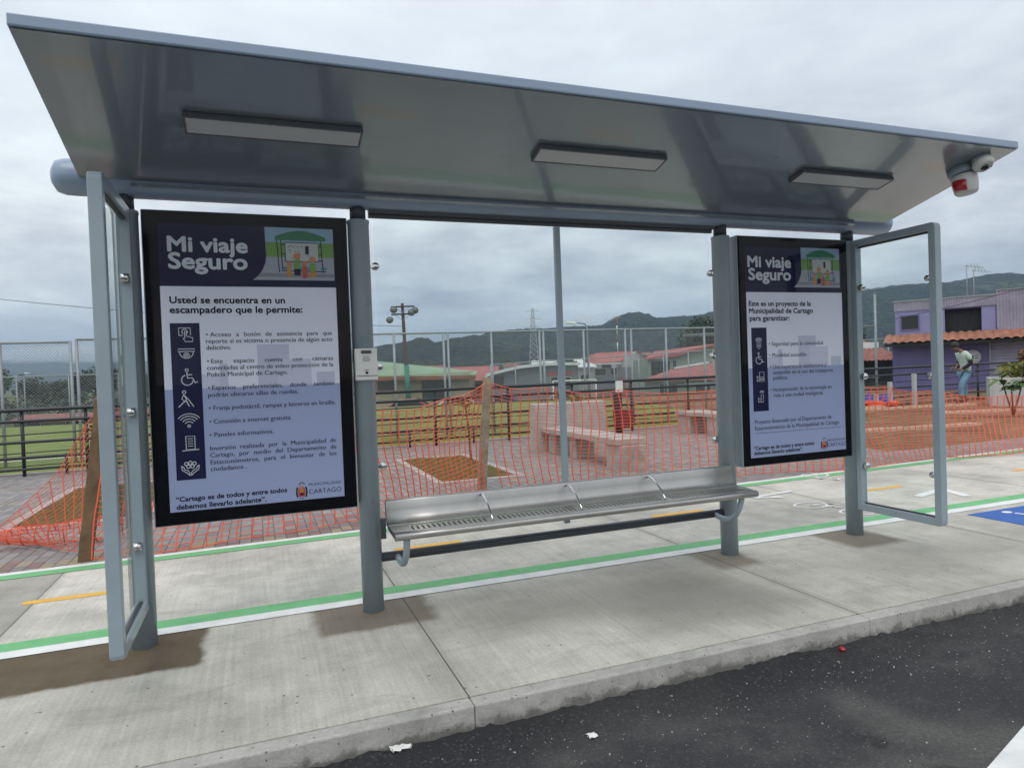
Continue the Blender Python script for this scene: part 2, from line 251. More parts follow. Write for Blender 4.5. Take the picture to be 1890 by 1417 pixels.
def asphalt():
    m,t,b,o=newmat('asphalt'); v=pos(t)
    big=t.noise(v,.8,4,.55,.5); ag=t.add('ShaderNodeTexVoronoi'); t.set(ag.inputs['Vector'],v); ag.inputs['Scale'].default_value=105
    ag2=t.noise(v,190,3,.7)
    col=t.ramp(big,(.34,(.024,.025,.029)),(.52,(.044,.045,.048)),(.64,(.105,.102,.096)))
    pt=t.step(t.noise(v,2.3,5,.6,.8),.56,.68); col=t.mix(t.m('MULTIPLY',pt,.5),col,(.085,.082,.074))
    dkp=t.step(t.noise(v,3.1,5,.65,.5),.63,.70); col=t.mix(t.m('MULTIPLY',dkp,.6),col,(.016,.016,.018))
    yy=t.xyz(v)[1]; fb=t.step(t.m('ADD',yy,t.m('MULTIPLY',t.noise(v,2.0,5,.6),.5)),2.75,3.0); col=t.mix(t.m('MULTIPLY',fb,.7),col,(.022,.023,.026))
    s=t.xyz(ag.outputs['Color'])[0]
    f=t.m('ADD',-.55,t.m('ADD',t.m('MULTIPLY',ag2,1.5),t.m('MULTIPLY',t.noise(v,55,4,.75),1.6))); col=t.mix(1.0,col,t.comb(f,f,f),'MULTIPLY')
    lg=t.step(s,.90,.97); col=t.mix(t.m('MULTIPLY',lg,.22),col,(.22,.215,.21))
    t.set(b.inputs['Base Color'],col); b.inputs['Roughness'].default_value=.8; b.inputs['Specular IOR Level'].default_value=.35
    bump(t,b,t.m('ADD',t.m('MULTIPLY',ag.outputs['Distance'],.8),ag2),.8,.006)
    return m
ASPH=asphalt()
def paintm(name,col):
    m,t,b,o=newmat(name); v=pos(t); n=t.noise(v,6,6,.7); f=t.noise(v,90,3,.7)
    c=t.ramp(n,(.35,tuple(k*.86 for k in col)),(.65,tuple(min(1,k*1.05) for k in col)))
    wr=t.step(t.m('ADD',t.m('MULTIPLY',n,.6),t.m('MULTIPLY',f,.4)),.60,.70); c=t.mix(t.m('MULTIPLY',wr,.40),c,(.36,.35,.32))
    t.set(b.inputs['Base Color'],c); b.inputs['Roughness'].default_value=.6; bump(t,b,f,.2,.004); return m
PW=paintm('white_paint',(.78,.79,.78)); PG=paintm('green_paint',(.155,.48,.20)); PY=paintm('yellow_paint',(.80,.46,.06)); PB=paintm('blue_paint',(.02,.11,.42))
def pavers():
    m,t,b,o=newmat('brick_pavers'); v=pos(t); x,y,z=t.xyz(v)
    W,H=.205,.105
    cx=t.m('DIVIDE',x,H); col_i=t.m('FLOOR',cx)
    off=t.m('MULTIPLY',t.m('MODULO',t.m('ABSOLUTE',col_i),2.0),.5)
    cy=t.m('ADD',t.m('DIVIDE',y,W),off); row_i=t.m('FLOOR',cy)
    wn=t.add('ShaderNodeTexWhiteNoise',noise_dimensions='2D'); t.set(wn.inputs['Vector'],t.comb(col_i,row_i,0.0))
    wv=wn.outputs[0]; wc=t.xyz(wn.outputs['Color'])
    col=t.ramp(wc[0],(.0,(.215,.20,.20)),(.5,(.265,.25,.245)),(1.0,(.31,.29,.28)))
    near=t.m('SUBTRACT',1.0,t.step(y,6.95,7.25))       # soldier course of coloured bricks by the lane
    thr=t.m('SUBTRACT',.985,t.m('MULTIPLY',near,.40))
    yel=t.m('GREATER_THAN',wv,thr); col=t.mix(t.m('MULTIPLY',yel,.5),col,(.36,.27,.12))
    red=t.m('MULTIPLY',t.m('GREATER_THAN',wc[1],thr),t.m('SUBTRACT',1.0,yel)); col=t.mix(t.m('MULTIPLY',red,.5),col,(.24,.085,.075))
    fx=t.m('FRACT',cx); fy=t.m('FRACT',cy)
    ex=t.m('MULTIPLY',t.m('MINIMUM',fx,t.m('SUBTRACT',1.0,fx)),H); ey=t.m('MULTIPLY',t.m('MINIMUM',fy,t.m('SUBTRACT',1.0,fy)),W)
    e=t.m('MINIMUM',ex,ey); jt=t.m('SUBTRACT',1.0,t.step(e,.002,.006))
    n=t.noise(v,12,5,.7); f=t.m('ADD',.72,t.m('MULTIPLY',n,.56)); col=t.mix(1.0,col,t.comb(f,f,f),'MULTIPLY')
    dst=t.step(t.noise(v,.7,5,.6),.48,.70); col=t.mix(t.m('MULTIPLY',dst,.35),col,(.30,.25,.19))
    col=t.mix(t.m('MULTIPLY',jt,.8),col,(.06,.055,.05))
    t.set(b.inputs['Base Color'],col); b.inputs['Roughness'].default_value=.85
    bump(t,b,t.m('SUBTRACT',t.m('MULTIPLY',n,.3),t.m('MULTIPLY',jt,1.5)),.5,.006); return m
PAVER=pavers()
def groundm(name,stops,scale,bs=.4,extra=None,fine=45):
    m,t,b,o=newmat(name); v=pos(t)
    n=t.m('ADD',t.m('MULTIPLY',t.noise(v,scale,6,.65,.4),.7),t.m('MULTIPLY',t.noise(v,fine,4,.7),.3)); col=t.ramp(n,*stops)
    if extra:
        f=t.step(t.noise(v,extra[1],6,.65,.5),extra[2],extra[2]+.1); col=t.mix(t.m('MULTIPLY',f,extra[3]),col,extra[0])
    t.set(b.inputs['Base Color'],col); b.inputs['Roughness'].default_value=.95; b.inputs['Specular IOR Level'].default_value=.2
    bump(t,b,n,bs,.05); return m
GRASS=groundm('field_grass',((.3,(.12,.165,.035)),(.5,(.19,.245,.06)),(.7,(.27,.31,.10))),.5,.5,((.24,.22,.11),.25,.56,.5))
DIRT=groundm('bare_dirt',((.3,(.12,.080,.048)),(.5,(.21,.14,.085)),(.7,(.33,.245,.165))),1.1,.9,((.10,.12,.035),.55,.54,.6))
LOWG=groundm('low_ground',((.3,(.06,.085,.03)),(.5,(.10,.115,.045)),(.7,(.17,.14,.08))),.05,.2,fine=1.5)
PITM=groundm('pit_soil',((.3,(.075,.055,.025)),(.5,(.135,.10,.04)),(.7,(.15,.15,.05))),5,.9)
def hillm(name,a,b_,c_,s1,s2):
    m,t,b,o=newmat(name); v=pos(t)
    n1=t.noise(v,s1,5,.6,.6); n2=t.noise(v,s2,4,.7); vo=t.add('ShaderNodeTexVoronoi'); t.set(vo.inputs['Vector'],v); vo.inputs['Scale'].default_value=s2*1.3
    k=t.m('ADD',t.m('MULTIPLY',n1,.50),t.m('ADD',t.m('MULTIPLY',n2,.55),t.m('SUBTRACT',.12,t.m('MULTIPLY',vo.outputs['Distance'],.42))))
    col=t.ramp(k,(.36,a),(.50,b_),(.66,c_)); 
    pa=t.step(t.noise(v,s1*.9,5,.6,.4),.60,.66); col=t.mix(t.m('MULTIPLY',pa,.6),col,tuple(x*1.7 for x in c_))
    t.set(b.inputs['Base Color'],col); b.inputs['Roughness'].default_value=.95; b.inputs['Specular IOR Level'].default_value=.1
    bump(t,b,t.m('ADD',t.m('MULTIPLY',vo.outputs['Distance'],-1.0),n2),1.0,9.0); return m
HILL1=hillm('forest_hill',(.006,.012,.009),(.020,.035,.019),(.060,.080,.038),.012,.10)
HILL2=hillm('far_hill',(.012,.024,.018),(.024,.038,.026),(.055,.065,.045),.004,.03)

# ---------------------------------------------------------------- mesh helpers
class MB:
    def __init__(s): s.v=[]; s.f=[]; s.sm=[]
    def add(s,vs,fs,smooth=False):
        o=len(s.v); s.v+= [tuple(p) for p in vs]; s.f+=[tuple(i+o for i in f) for f in fs]; s.sm+=[smooth]*len(fs); return s
    def box(s,lo,hi):
        x0,y0,z0=lo; x1,y1,z1=hi
        return s.add([(x0,y0,z0),(x1,y0,z0),(x1,y1,z0),(x0,y1,z0),(x0,y0,z1),(x1,y0,z1),(x1,y1,z1),(x0,y1,z1)],[(0,3,2,1),(4,5,6,7),(0,1,5,4),(1,2,6,5),(2,3,7,6),(3,0,4,7)])
    def obox(s,c,size,M=None,rz=0):
        M=M or Matrix.Rotation(rz,3,'Z'); h=[k/2 for k in size]; c=Vector(c)
        vs=[c+M@Vector((sx*h[0],sy*h[1],sz*h[2])) for sz in(-1,1) for sx,sy in((-1,-1),(1,-1),(1,1),(-1,1))]
        return s.add(vs,[(0,3,2,1),(4,5,6,7),(0,1,5,4),(1,2,6,5),(2,3,7,6),(3,0,4,7)])
    def beam(s,a,b,wd,th,upv=(0,0,1)):
        a=Vector(a);b=Vector(b);d=(b-a);L=d.length;d.normalize();x=d.cross(Vector(upv))
        if x.length<1e-4: x=Vector((1,0,0))
        x.normalize(); u=x.cross(d); M=Matrix((x,d,u)).transposed()
        return s.obox((a+b)/2,(wd,L,th),M)
    def tube(s,pts,rad,n=10,cap=True,closed=False):
        pts=[Vector(p) for p in pts]; N=len(pts); rads=rad if isinstance(rad,(list,tuple)) else [rad]*N
        vs=[];fs=[]; pu=None
        for i,p in enumerate(pts):
            if closed: d=pts[(i+1)%N]-pts[i-1]
            else: d=pts[min(i+1,N-1)]-pts[max(i-1,0)]
            d.normalize()
            if pu is None:
                a=Vector((0,0,1)) if abs(d.z)<.9 else Vector((0,1,0)); pu=a
            x=d.cross(pu)
            if x.length<1e-5: x=d.cross(Vector((1,0,0)))
            x.normalize(); u=x.cross(d); pu=u
            for k in range(n):
                t=2*math.pi*k/n; vs.append(p+(x*math.cos(t)+u*math.sin(t))*rads[i])
        M=N if closed else N-1
        for i in range(M):
            j=(i+1)%N
            for k in range(n):
                k2=(k+1)%n; fs.append((i*n+k,i*n+k2,j*n+k2,j*n+k))
        s.add(vs,fs,n>4)
        if cap and not closed:
            o=len(s.v)-len(vs)
            s.f.append(tuple(o+k for k in range(n-1,-1,-1))); s.f.append(tuple(o+(N-1)*n+k for k in range(n))); s.sm+=[False,False]
        return s
    def prism(s,poly,axis,lo,hi):   # poly in the two other axes
        n=len(poly)
        def mk(p,h):
            return (h,p[0],p[1]) if axis=='x' else ((p[0],h,p[1]) if axis=='y' else (p[0],p[1],h))
        vs=[mk(p,lo) for p in poly]+[mk(p,hi) for p in poly]
        fs=[tuple(range(n)),tuple(range(2*n-1,n-1,-1))]+[(i,i+n,(i+1)%n+n,(i+1)%n) for i in range(n)]
        return s.add(vs,fs)
    def lathe(s,prof,c,axis=(0,0,1),n=20):
        ax=Vector(axis).normalized(); a=Vector((1,0,0)) if abs(ax.x)<.8 else Vector((0,1,0)); x=ax.cross(a).normalized(); y=ax.cross(x); c=Vector(c)
        vs=[];fs=[]
        for (rr,h) in prof:
            for k in range(n):
                t=2*math.pi*k/n; vs.append(c+ax*h+(x*math.cos(t)+y*math.sin(t))*max(rr,1e-4))
        for i in range(len(prof)-1):
            for k in range(n): fs.append((i*n+k,i*n+(k+1)%n,(i+1)*n+(k+1)%n,(i+1)*n+k))
        s.add(vs,fs,True); o=len(s.v)-len(vs)
        s.f.append(tuple(o+k for k in range(n-1,-1,-1))); s.f.append(tuple(o+(len(prof)-1)*n+k for k in range(n))); s.sm+=[False,False]
        return s
    def stroke(s,pts,wd,y,closed=False):   # flat ribbon in the XZ plane facing -Y
        n=len(pts); P_=[Vector((p[0],p[1])) for p in pts]; L=[];Rr=[]
        for i in range(n):
            if closed: d=(P_[(i+1)%n]-P_[i-1])
            else: d=P_[min(i+1,n-1)]-P_[max(i-1,0)]
            if d.length<1e-9: d=Vector((1,0))
            d.normalize(); q=Vector((-d.y,d.x))*wd/2; L.append(P_[i]+q); Rr.append(P_[i]-q)
        vs=[(p.x,y,p.y) for p in L]+[(p.x,y,p.y) for p in Rr]
        m_=n if closed else n-1
        return s.add(vs,[(i,(i+1)%n,(i+1)%n+n,i+n) for i in range(m_)])
    def poly_y(s,pts,y): return s.add([(p[0],y,p[1]) for p in pts],[tuple(range(len(pts)))])
    def poly_z(s,pts,z): return s.add([(p[0],p[1],z) for p in pts],[tuple(range(len(pts)))])
    def stroke_z(s,pts,wd,z,closed=False):
        o=len(s.v); s.stroke(pts,wd,0,closed)
        for i in range(o,len(s.v)): x,y,zz=s.v[i]; s.v[i]=(x,zz,z)
        return s
    def quad(s,c,u,v): c=Vector(c); return s.add([c-u-v,c+u-v,c+u+v,c-u+v],[(0,1,2,3)])
def build(name,mb,mat,parent=None,bev=0,loc=None,seg=2):
    me=bpy.data.meshes.new(name); 
    vs=mb.v
    if loc is not None: vs=[(a-loc[0],b-loc[1],c-loc[2]) for a,b,c in vs]
    me.from_pydata(vs,[],mb.f); me.polygons.foreach_set('use_smooth',mb.sm); me.update()
    o=bpy.data.objects.new(name,me); COL.objects.link(o)
    if mat: me.materials.append(mat)
    if loc is not None and parent is None: o.location=loc
    if parent is not None: o.parent=parent
    if bev:
        b=o.modifiers.new('bevel','BEVEL'); b.width=bev; b.segments=seg; b.limit_method='ANGLE'; b.angle_limit=R_(40); b.harden_normals=False
    return o
def tag(o,label=None,cat=None,group=None,kind=None):
    if label: o['label']=label
    if cat: o['category']=cat
    if group: o['group']=group
    if kind: o['kind']=kind
    return o
def thing(name,label,cat,loc=(0,0,0),group=None,rz=0):
    o=bpy.data.objects.new(name,None); COL.objects.link(o); o.empty_display_size=.1
    o.location=loc; o.rotation_euler=(0,0,rz); return tag(o,label,cat,group)
def pt(name,mb,mat,t,bev=0):
    # part given in world coordinates, stored local to an unrotated parent (or grandparent chain)
    p=t; off=Vector((0,0,0))
    while p is not None: off+=p.location; p=p.parent
    mb.v=[(a-off.x,b-off.y,c-off.z) for a,b,c in mb.v]
    return build(name,mb,mat,t,bev)
def struct(name,mb,mat,bev=0): return tag(build(name,mb,mat,None,bev),kind='structure')
def arc(cx,cz,r,a0,a1,n=12): return [(cx+r*math.cos(R_(a0+(a1-a0)*i/n)),cz+r*math.sin(R_(a0+(a1-a0)*i/n))) for i in range(n+1)]
def disc(cx,cz,r,n=16): return [(cx+r*math.cos(2*math.pi*i/n),cz+r*math.sin(2*math.pi*i/n)) for i in range(n)]
def dup(o,parent=None):
    c=o.copy(); COL.objects.link(c)
    if parent is not None: c.parent=parent
    for ch in list(o.children): dup(ch,c)
    return c
# ================================================================ ground
YB=lambda x: 6.735+.034*x            # back edge of the cycle path
X0,X1=-45.0,70.0
struct('ground',MB().box((-70,-45,-1.6),(70,33,-.33)),LOWG)
b=MB().poly_z([(9000*math.cos(a*math.pi/24),9000*math.sin(a*math.pi/24)) for a in range(48)],-1.45); struct('low_ground',b,LOWG)
# road with a ragged edge against the kerb
b=MB().box((X0,-30,-.4),(X1,2.35,-.125)); struct('road',b,ASPH)
nx,ny=460,16; vs=[];fs=[]
for j in range(ny+1):
    for i in range(nx+1):
        x=-4+14*i/nx; y=2.35+.60*j/ny
        d=max(0,(y-2.72)/.2); h=.035*noise.noise(Vector((x*1.7,y*2,0)))+.022*noise.noise(Vector((x*7,y*7,3)))+.012*noise.noise(Vector((x*31,y*31,5)))
        e=min(1,max(0,(y-2.78)/.12))
        z=-.125+e*(.010+.85*abs(h)+.014*noise.noise(Vector((x*23,y*23,9))))+ (0 if j in(0,) else .0025*noise.noise(Vector((x*40,y*40,1))))
        vs.append((x,y,z))
for j in range(ny):
    for i in range(nx): a=j*(nx+1)+i; fs.append((a,a+1,a+nx+2,a+nx+1))
struct('road_edge',MB().add(vs,fs,True),ASPH)
b=MB().box((X0,2.35,-.4),(-4,2.93,-.125)).box((10,2.35,-.4),(X1,2.93,-.125)); struct('road_verge',b,ASPH)
# kerb, cast in lengths, slightly chipped along its foot
b=MB()
for k in range(-8,14):
    xa=JX0+JP*k+.0012; xb=JX0+JP*(k+1)-.0012
    b.box((xa,2.918,-.4),(xb,3.005,0.0))
struct('kerb',b,KERBM,.009)
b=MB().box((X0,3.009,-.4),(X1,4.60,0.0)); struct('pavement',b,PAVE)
lane=[(X0,4.60),(X1,4.60),(X1,YB(X1)),(X0,YB(X0))]
struct('cycle_path',MB().prism(lane,'z',-.4,0.0),LANE)
def strip(name,ya,yb,m,f=None,z=.004,xa=X0,xb=X1):
    n=40;vs=[];fs=[]
    for i in range(n+1):
        x=xa+(xb-xa)*i/n; o=f(x) if f else 0
        vs+= [(x,o+ya,z),(x,o+yb,z)]
    for i in range(n): fs.append((2*i,2*i+2,2*i+3,2*i+1))
    return struct(name,MB().add(vs,fs),m)
strip('white_line',4.54,4.656,PW); strip('green_line',4.657,4.808,PG)
strip('white_line',-.085,0.0,PW,YB); strip('green_line',-.235,-.086,PG,YB)
b=MB()
for xa,yc in ((-1.60,5.66),(1.06,5.83),(3.66,5.835),(6.40,5.78),(9.0,5.81),(11.6,5.85)): struct('yellow_line',MB().box((xa,yc-.04,.001),(xa+.60,yc+.04,.004)),PY)
b=MB().add([(2.0,1.62,-.121),(2.06,1.50,-.121),(5.2,2.50,-.121),(5.14,2.63,-.121)],[(0,1,2,3)]); struct('parking_line',b,PW)
# painted cycles, chevrons and the blue square
def ell(cx,cy,rx,ry,n=28): return [(cx+rx*math.cos(2*math.pi*i/n),cy+ry*math.sin(2*math.pi*i/n)) for i in range(n)]
b=MB(); zz=.0045
for (cx,cy,s) in ((5.33,5.47,1.0),(6.93,6.42,-1.0)):
    q=lambda u,v:(cx+s*u,cy+s*v)
    for (u,v) in ((0,0),(.14,-.46)): b.stroke_z(ell(cx+s*u,cy+s*v,.175,.135),.028,zz,True)
    for ln in ([(0,0),(.12,-.17),(.30,-.20),(.14,-.46)],[(.12,-.17),(.24,-.36),(.14,-.46)],[(0,0),(.20,-.02),(.30,-.20),(.24,-.36)],[(.16,.05),(.24,-.08)],[(.26,-.17),(.36,-.25)]):
        b.stroke_z([q(*p) for p in ln],.026,zz+.0006)
struct('cycle_marking',b,PW)
b=MB()
for i_,(pa,pb,wd_) in enumerate((((6.59,5.25),(7.12,5.40),.10),((7.17,5.40),(7.01,5.0),.11),((5.10,6.10),(5.74,6.18),.075),((5.12,6.06),(5.40,5.95),.075))): b.stroke_z([pa,pb],wd_,zz+.0006*i_)
struct('chevron_marking',b,PW)
struct('blue_square',MB().box((6.20,3.80,.001),(7.35,4.43,.004)),PB)
b=MB(); b.stroke_z([(6.72+.17*math.cos(a*.3),4.02+.13*math.sin(a*.3)) for a in range(11,22)],.035,.0055); b.stroke_z([(6.60,4.26),(6.66,4.08),(6.84,4.05),(6.93,3.93)],.04,.0058); b.poly_z(ell(6.58,4.32,.05,.04,16),.0058); b.stroke_z([(6.64,4.17),(6.78,4.15)],.03,.0062)
struct('wheelchair_marking',b,PW)
# brick paving, edging, playing field
pav=[(X0,YB(X0)),(9.4,YB(9.4)),(9.4,8.0),(11.6,14.2),(X0,14.2)]
struct('brick_paving',MB().prism(pav,'z',-.4,-.003),PAVER)
struct('brick_strip',MB().prism([(9.404,YB(9.4)),(X1,YB(X1)),(X1,9.2),(9.404,8.0)],'z',-.4,-.003),PAVER)
struct('field_edging',MB().box((X0,14.204,-.4),(13.0,14.36,.03)),CONC_L,.01)
struct('playing_field',MB().box((X0,14.364,-1.5),(15.5,33,.0)),GRASS)
struct('field_line',MB().add([(-14,15.8,.004),(-2.2,17.4,.004),(-2.2,17.52,.004),(-14,15.92,.004)],[(0,1,2,3)]),PW)
# bare earth rising to the right
nx,ny=150,110; vs=[];fs=[]
for j in range(ny+1):
    for i in range(nx+1):
        x=9.0+33*(i/nx)**1.35; y=7.9+19*j/ny; xl=9.2+max(0,(y-8.0))*.36
        e=min(1,max(0,(x-xl)/.6))*min(1,max(0,(y-8.0-.03*(x-9))/.6)); e=e*e*(3-2*e)
        h=.02+.15*min(1,max(0,(y-8)/4.5))+.055*noise.noise(Vector((x*.9,y*1.4,0)))+.03*noise.noise(Vector((x*3,y*3.4,4)))
        vs.append((x,y,-.06+e*(.06+h)))
for j in range(ny):
    for i in range(nx): a=j*(nx+1)+i; fs.append((a,a+1,a+nx+2,a+nx+1))
struct('dirt_ground',MB().add(vs,fs,True),DIRT)
struct('yard_ground',MB().box((15.5,14.5,-1.5),(60,33,-.08)),DIRT)
# tree pits
def pit(x0,x1,y0,y1,seed):
    rnd=random.Random(seed); n=22;vs=[];fs=[]
    for j in range(n+1):
        for i in range(n+1):
            x=x0+(x1-x0)*i/n;y=y0+(y1-y0)*j/n; vs.append((x,y,.004+ (0 if i in(0,n) or j in(0,n) else .05*max(0,.4+noise.noise(Vector((x*2.1,y*2.1,seed)))))))
    for j in range(n):
        for i in range(n): a=j*(n+1)+i; fs.append((a,a+1,a+n+2,a+n+1))
    struct('pit_soil',MB().add(vs,fs,True),PITM)
    e=MB(); w_=.11
    e.box((x0-w_,y0-w_,-.05),(x1+w_,y0,.02)).box((x0-w_,y1,-.05),(x1+w_,y1+w_,.02)).box((x0-w_,y0+.001,-.05),(x0,y1-.001,.02)).box((x1,y0+.001,-.05),(x1+w_,y1-.001,.02))
    struct('pit_edging',e,CONC_L,.008)
    gb=MB()
    for k in range(900):
        x=rnd.uniform(x0+.03,x1-.03);y=rnd.uniform(y0+.03,y1-.03)
        if noise.noise(Vector((x*2.4,y*2.4,seed+3)))<.02: continue
        h=rnd.uniform(.03,.10);a=rnd.uniform(0,6.28);dx,dy=math.cos(a)*.006,math.sin(a)*.006;lx,ly=rnd.uniform(-.05,.05),rnd.uniform(-.05,.05)
        gb.add([(x-dx,y-dy,.01),(x+dx,y+dy,.01),(x+lx,y+ly,h)],[(0,1,2)])
    tag(build('grass',gb,LEAFY),'sparse dry grass growing in the edged tree pit','grass',kind='stuff')
pit(-2.55,-1.30,8.75,11.75,2); pit(2.36,3.46,9.1,11.9,5)
# loose grit on the asphalt, one scatter
gb=MB(); rnd=random.Random(3)
for k in range(1100):
    x=rnd.uniform(-1,6.5); y=2.9-abs(rnd.gauss(0,.42)); 
    if y<1.3 or y>2.88: continue
    s=rnd.choice((.0012,.0015,.002,.002,.0035))*rnd.uniform(.7,1.3); a=rnd.uniform(0,3)
    gb.obox((x,y,-.122+s*.3),(s*2,s*1.4,s),Matrix.Rotation(a,3,'Z')@Matrix.Rotation(rnd.uniform(-.5,.5),3,'X'))
tag(build('gravel',gb,CONC_L),'loose pale grit scattered on the asphalt along the kerb','gravel',kind='stuff')
def paper(loc,sz,seed,label,m=WHITEROPE,nm='litter',cat='litter'):
    rnd=random.Random(seed);n=5;vs=[];fs=[]
    for j in range(n+1):
        for i in range(n+1): vs.append((loc[0]+(i/n-.5)*sz[0]+rnd.uniform(-.1,.1)*sz[0],loc[1]+(j/n-.5)*sz[1]+rnd.uniform(-.1,.1)*sz[1],loc[2]+rnd.uniform(.001,1)*sz[2]))
    for j in range(n):
        for i in range(n):
            a=j*(n+1)+i; fs.append((a,a+1,a+n+2,a+n+1))
    o=build(nm,MB().add(vs,fs),m,None,0,loc); s=o.modifiers.new('solid','SOLIDIFY'); s.thickness=.001
    return tag(o,label,cat)
paper((.52,2.90,-.112),(.085,.03,.022),1,'crumpled white paper strip lying against the kerb foot')
paper((1.325,2.67,-.121),(.038,.042,.008),2,'small torn white paper square lying flat on the asphalt')
paper((2.63,2.842,-.12),(.02,.012,.012),4,'tiny white scrap beside the red bottle cap','litter' and WHITEROPE)
cap=MB().lathe([(.0,.0),(.016,.0),(.0165,.010),(.013,.014),(0,.014)],(2.985,2.865,-.112),(.15,-.3,1),16); tag(build('bottle_cap',cap,RED,None,0,(2.985,2.865,-.112)),'bright red plastic bottle cap on the asphalt by the kerb','bottle cap')

# ================================================================ bus shelter
YP=4.397; XP=[-.6635,.648,3.452,4.763]; HP=2.50
sh=thing('bus_shelter','long grey metal bus shelter with sloping roof standing on the pavement','bus shelter',(2.05,YP,0))
for x in XP:
    m=MB().lathe([(.0675,-.05),(.0675,HP-.02),(.071,HP-.018),(.071,HP),(.058,HP+.004)],(x,YP,0),n=40); post=pt('post',m,GREY,sh)
    m=MB().lathe([(.050,HP),(.050,HP+.10)],(x,YP,0),n=24); pt('neck',m,DARK,post)
TZ=2.675
prof=[(0,-1.012),(.045,-1.008),(.085,-.985),(.099,-.945),(.101,-.90),(.101,5.10),(.099,5.16),(.085,5.205),(.045,5.23),(0,5.234)]
pt('ridge_tube',MB().lathe([(a,h-2.05) for a,h in prof],(2.05,YP,TZ),(1,0,0),40),ROOFP,sh)
RX0,RX1=-.865,5.095
FY,FZ=3.204,2.943; BY,BZ=4.355,2.640
roof=pt('roof',MB().prism([(FY,FZ),(FY,FZ+.050),(4.42,2.782),(4.42,2.70),(BY,BZ)],'x',RX0,RX1),ROOFP,sh,.006)
sd=Vector((0,FY-BY,FZ-BZ)).normalized(); sn=Vector((0,-sd.z,sd.y))
if sn.z>0: sn=-sn
def sp(x,t,off=0):  # point on the soffit: t metres up the slope from the rear edge
    p=Vector((x,BY,BZ))+sd*t+sn*off; return p
TL=(Vector((0,FY,FZ))-Vector((0,BY,BZ))).length
m=MB(); nxs=40
# soffit panel with a slightly uneven pressed-metal surface
vs=[];fs=[];ny_=14
for i in range(nxs+1):
    for j in range(ny_+1):
        x=RX0+.006+(RX1-RX0-.012)*i/nxs; t=.02+(TL-.032)*j/ny_
        vs.append(sp(x,t,.004+.0013*noise.noise(Vector((x*.9,t*1.2,2)))))
for i in range(nxs):
    for j in range(ny_): a=i*(ny_+1)+j; fs.append((a,a+1,a+ny_+2,a+ny_+1))
m.add(vs,fs,True); so=pt('soffit',m,SOFFIT,sh)
pt('rear_flashing',MB().prism([(4.36,2.638),(4.30,2.640),(4.285,2.632),(4.36,2.600)],'x',RX0+.25,RX1-.35),SOFFIT,sh)
pt('header',MB().box((XP[1]+.07,YP+.005,2.528),(XP[2]-.07,YP+.035,2.60)).box((XP[1]+.072,YP-.02,2.55),(XP[2]-.072,YP+.004,2.585)),DARK,sh,.003)
pt('mullion',MB().box((2.030,YP+.005,.40),(2.072,YP+.022,2.527)).box((2.040,YP+.022,.40),(2.062,YP+.06,2.527)),GREY,sh,.002)
for (xa,xb) in ((.748,2.040),(2.062,3.362)):
    pt('glass_panel',MB().box((xa,YP+.026,.56),(xb,YP+.034,2.525)),GLASS,sh)
def clamp(c,axis,frm,par):
    m=MB(); c=Vector(c); frm=Vector(frm); ax=Vector(axis)
    m.lathe([(0,-.016),(.02,-.016),(.026,-.012),(.026,.008),(.02,.013),(0,.014)],c,axis,20); m.beam(frm,c,.022,.02)
    pt('glass_clamp',m,CHROME,par)
for z in (2.219,1.567,.918): clamp((.752,YP+.03,z),(0,-1,0),(XP[1]+.06,YP+.02,z),sh)
for z in (2.218,1.567,.907): clamp((3.372,YP+.03,z),(0,-1,0),(XP[2]-.06,YP+.02,z),sh)
def rr(y0,y1,z0,z1,rad,n=5):
    out=[]
    for (cy,cz,a0,rd) in ((y0+rad,z0+rad,180,rad),(y1-.004,z0+.004,270,.004),(y1-.004,z1-.004,0,.004),(y0+rad,z1-rad,90,rad)):
        for i in range(n+1): a=R_(a0+90*i/n); out.append((cy+rd*math.cos(a),cz+rd*math.sin(a)))
    return out
def side(xc,sgn):
    hw=.031
    y0,y1,z0,z1=3.575,4.335,.225,2.497
    o=rr(y0,y1,z0,z1,.035); i_=rr(y0+.058,y1-.05,z0+.06,z1-.06,.012); n=len(o)
    m=MB()
    vs=[(xc-hw,a,b) for a,b in o]+[(xc-hw,a,b) for a,b in i_]+[(xc+hw,a,b) for a,b in o]+[(xc+hw,a,b) for a,b in i_]
    fs=[]
    for k in range(n):
        k2=(k+1)%n; fs+=[(k,n+k,n+k2,k2),(2*n+k,2*n+k2,3*n+k2,3*n+k),(k,k2,2*n+k2,2*n+k),(n+k,3*n+k,3*n+k2,n+k2)]
    m.add(vs,fs); f=pt('side_frame',m,GREY,sh,.005)
    pt('gasket',MB().box((xc-.011,y0+.0585,z0+.07),(xc+.011,y0+.07,z1-.07)).box((xc-.011,y0+.075,z1-.072),(xc+.011,y1-.06,z1-.0605)).box((xc-.011,y0+.075,z0+.0605),(xc+.011,y1-.06,z0+.070)),BLACK,f)
    pt('side_glass',MB().box((xc-.004,y0+.064,z0+.066),(xc+.004,y1-.055,z1-.066)),GLASS,f)
    for z in (2.10,1.355,.605):
        m=MB().lathe([(0,-.02),(.024,-.02),(.027,-.014),(.027,.014),(.024,.02),(0,.02)],(xc,y1-.075,z),(1,0,0),18).beam((xc,y1-.03,z),(xc,y1-.075,z),.02,.02); pt('glass_clamp',m,CHROME,f)
    for z in (2.09,1.355,.605):
        m=MB().lathe([(0,-.02),(.02,-.02),(.024,-.014),(.024,.014),(.02,.02),(0,.02)],(xc,y0+.085,z),(1,0,0),18).beam((xc,y0+.05,z),(xc,y0+.085,z),.02,.02); pt('glass_clamp',m,CHROME,f)
side(-.657,-1); side(4.765,1)
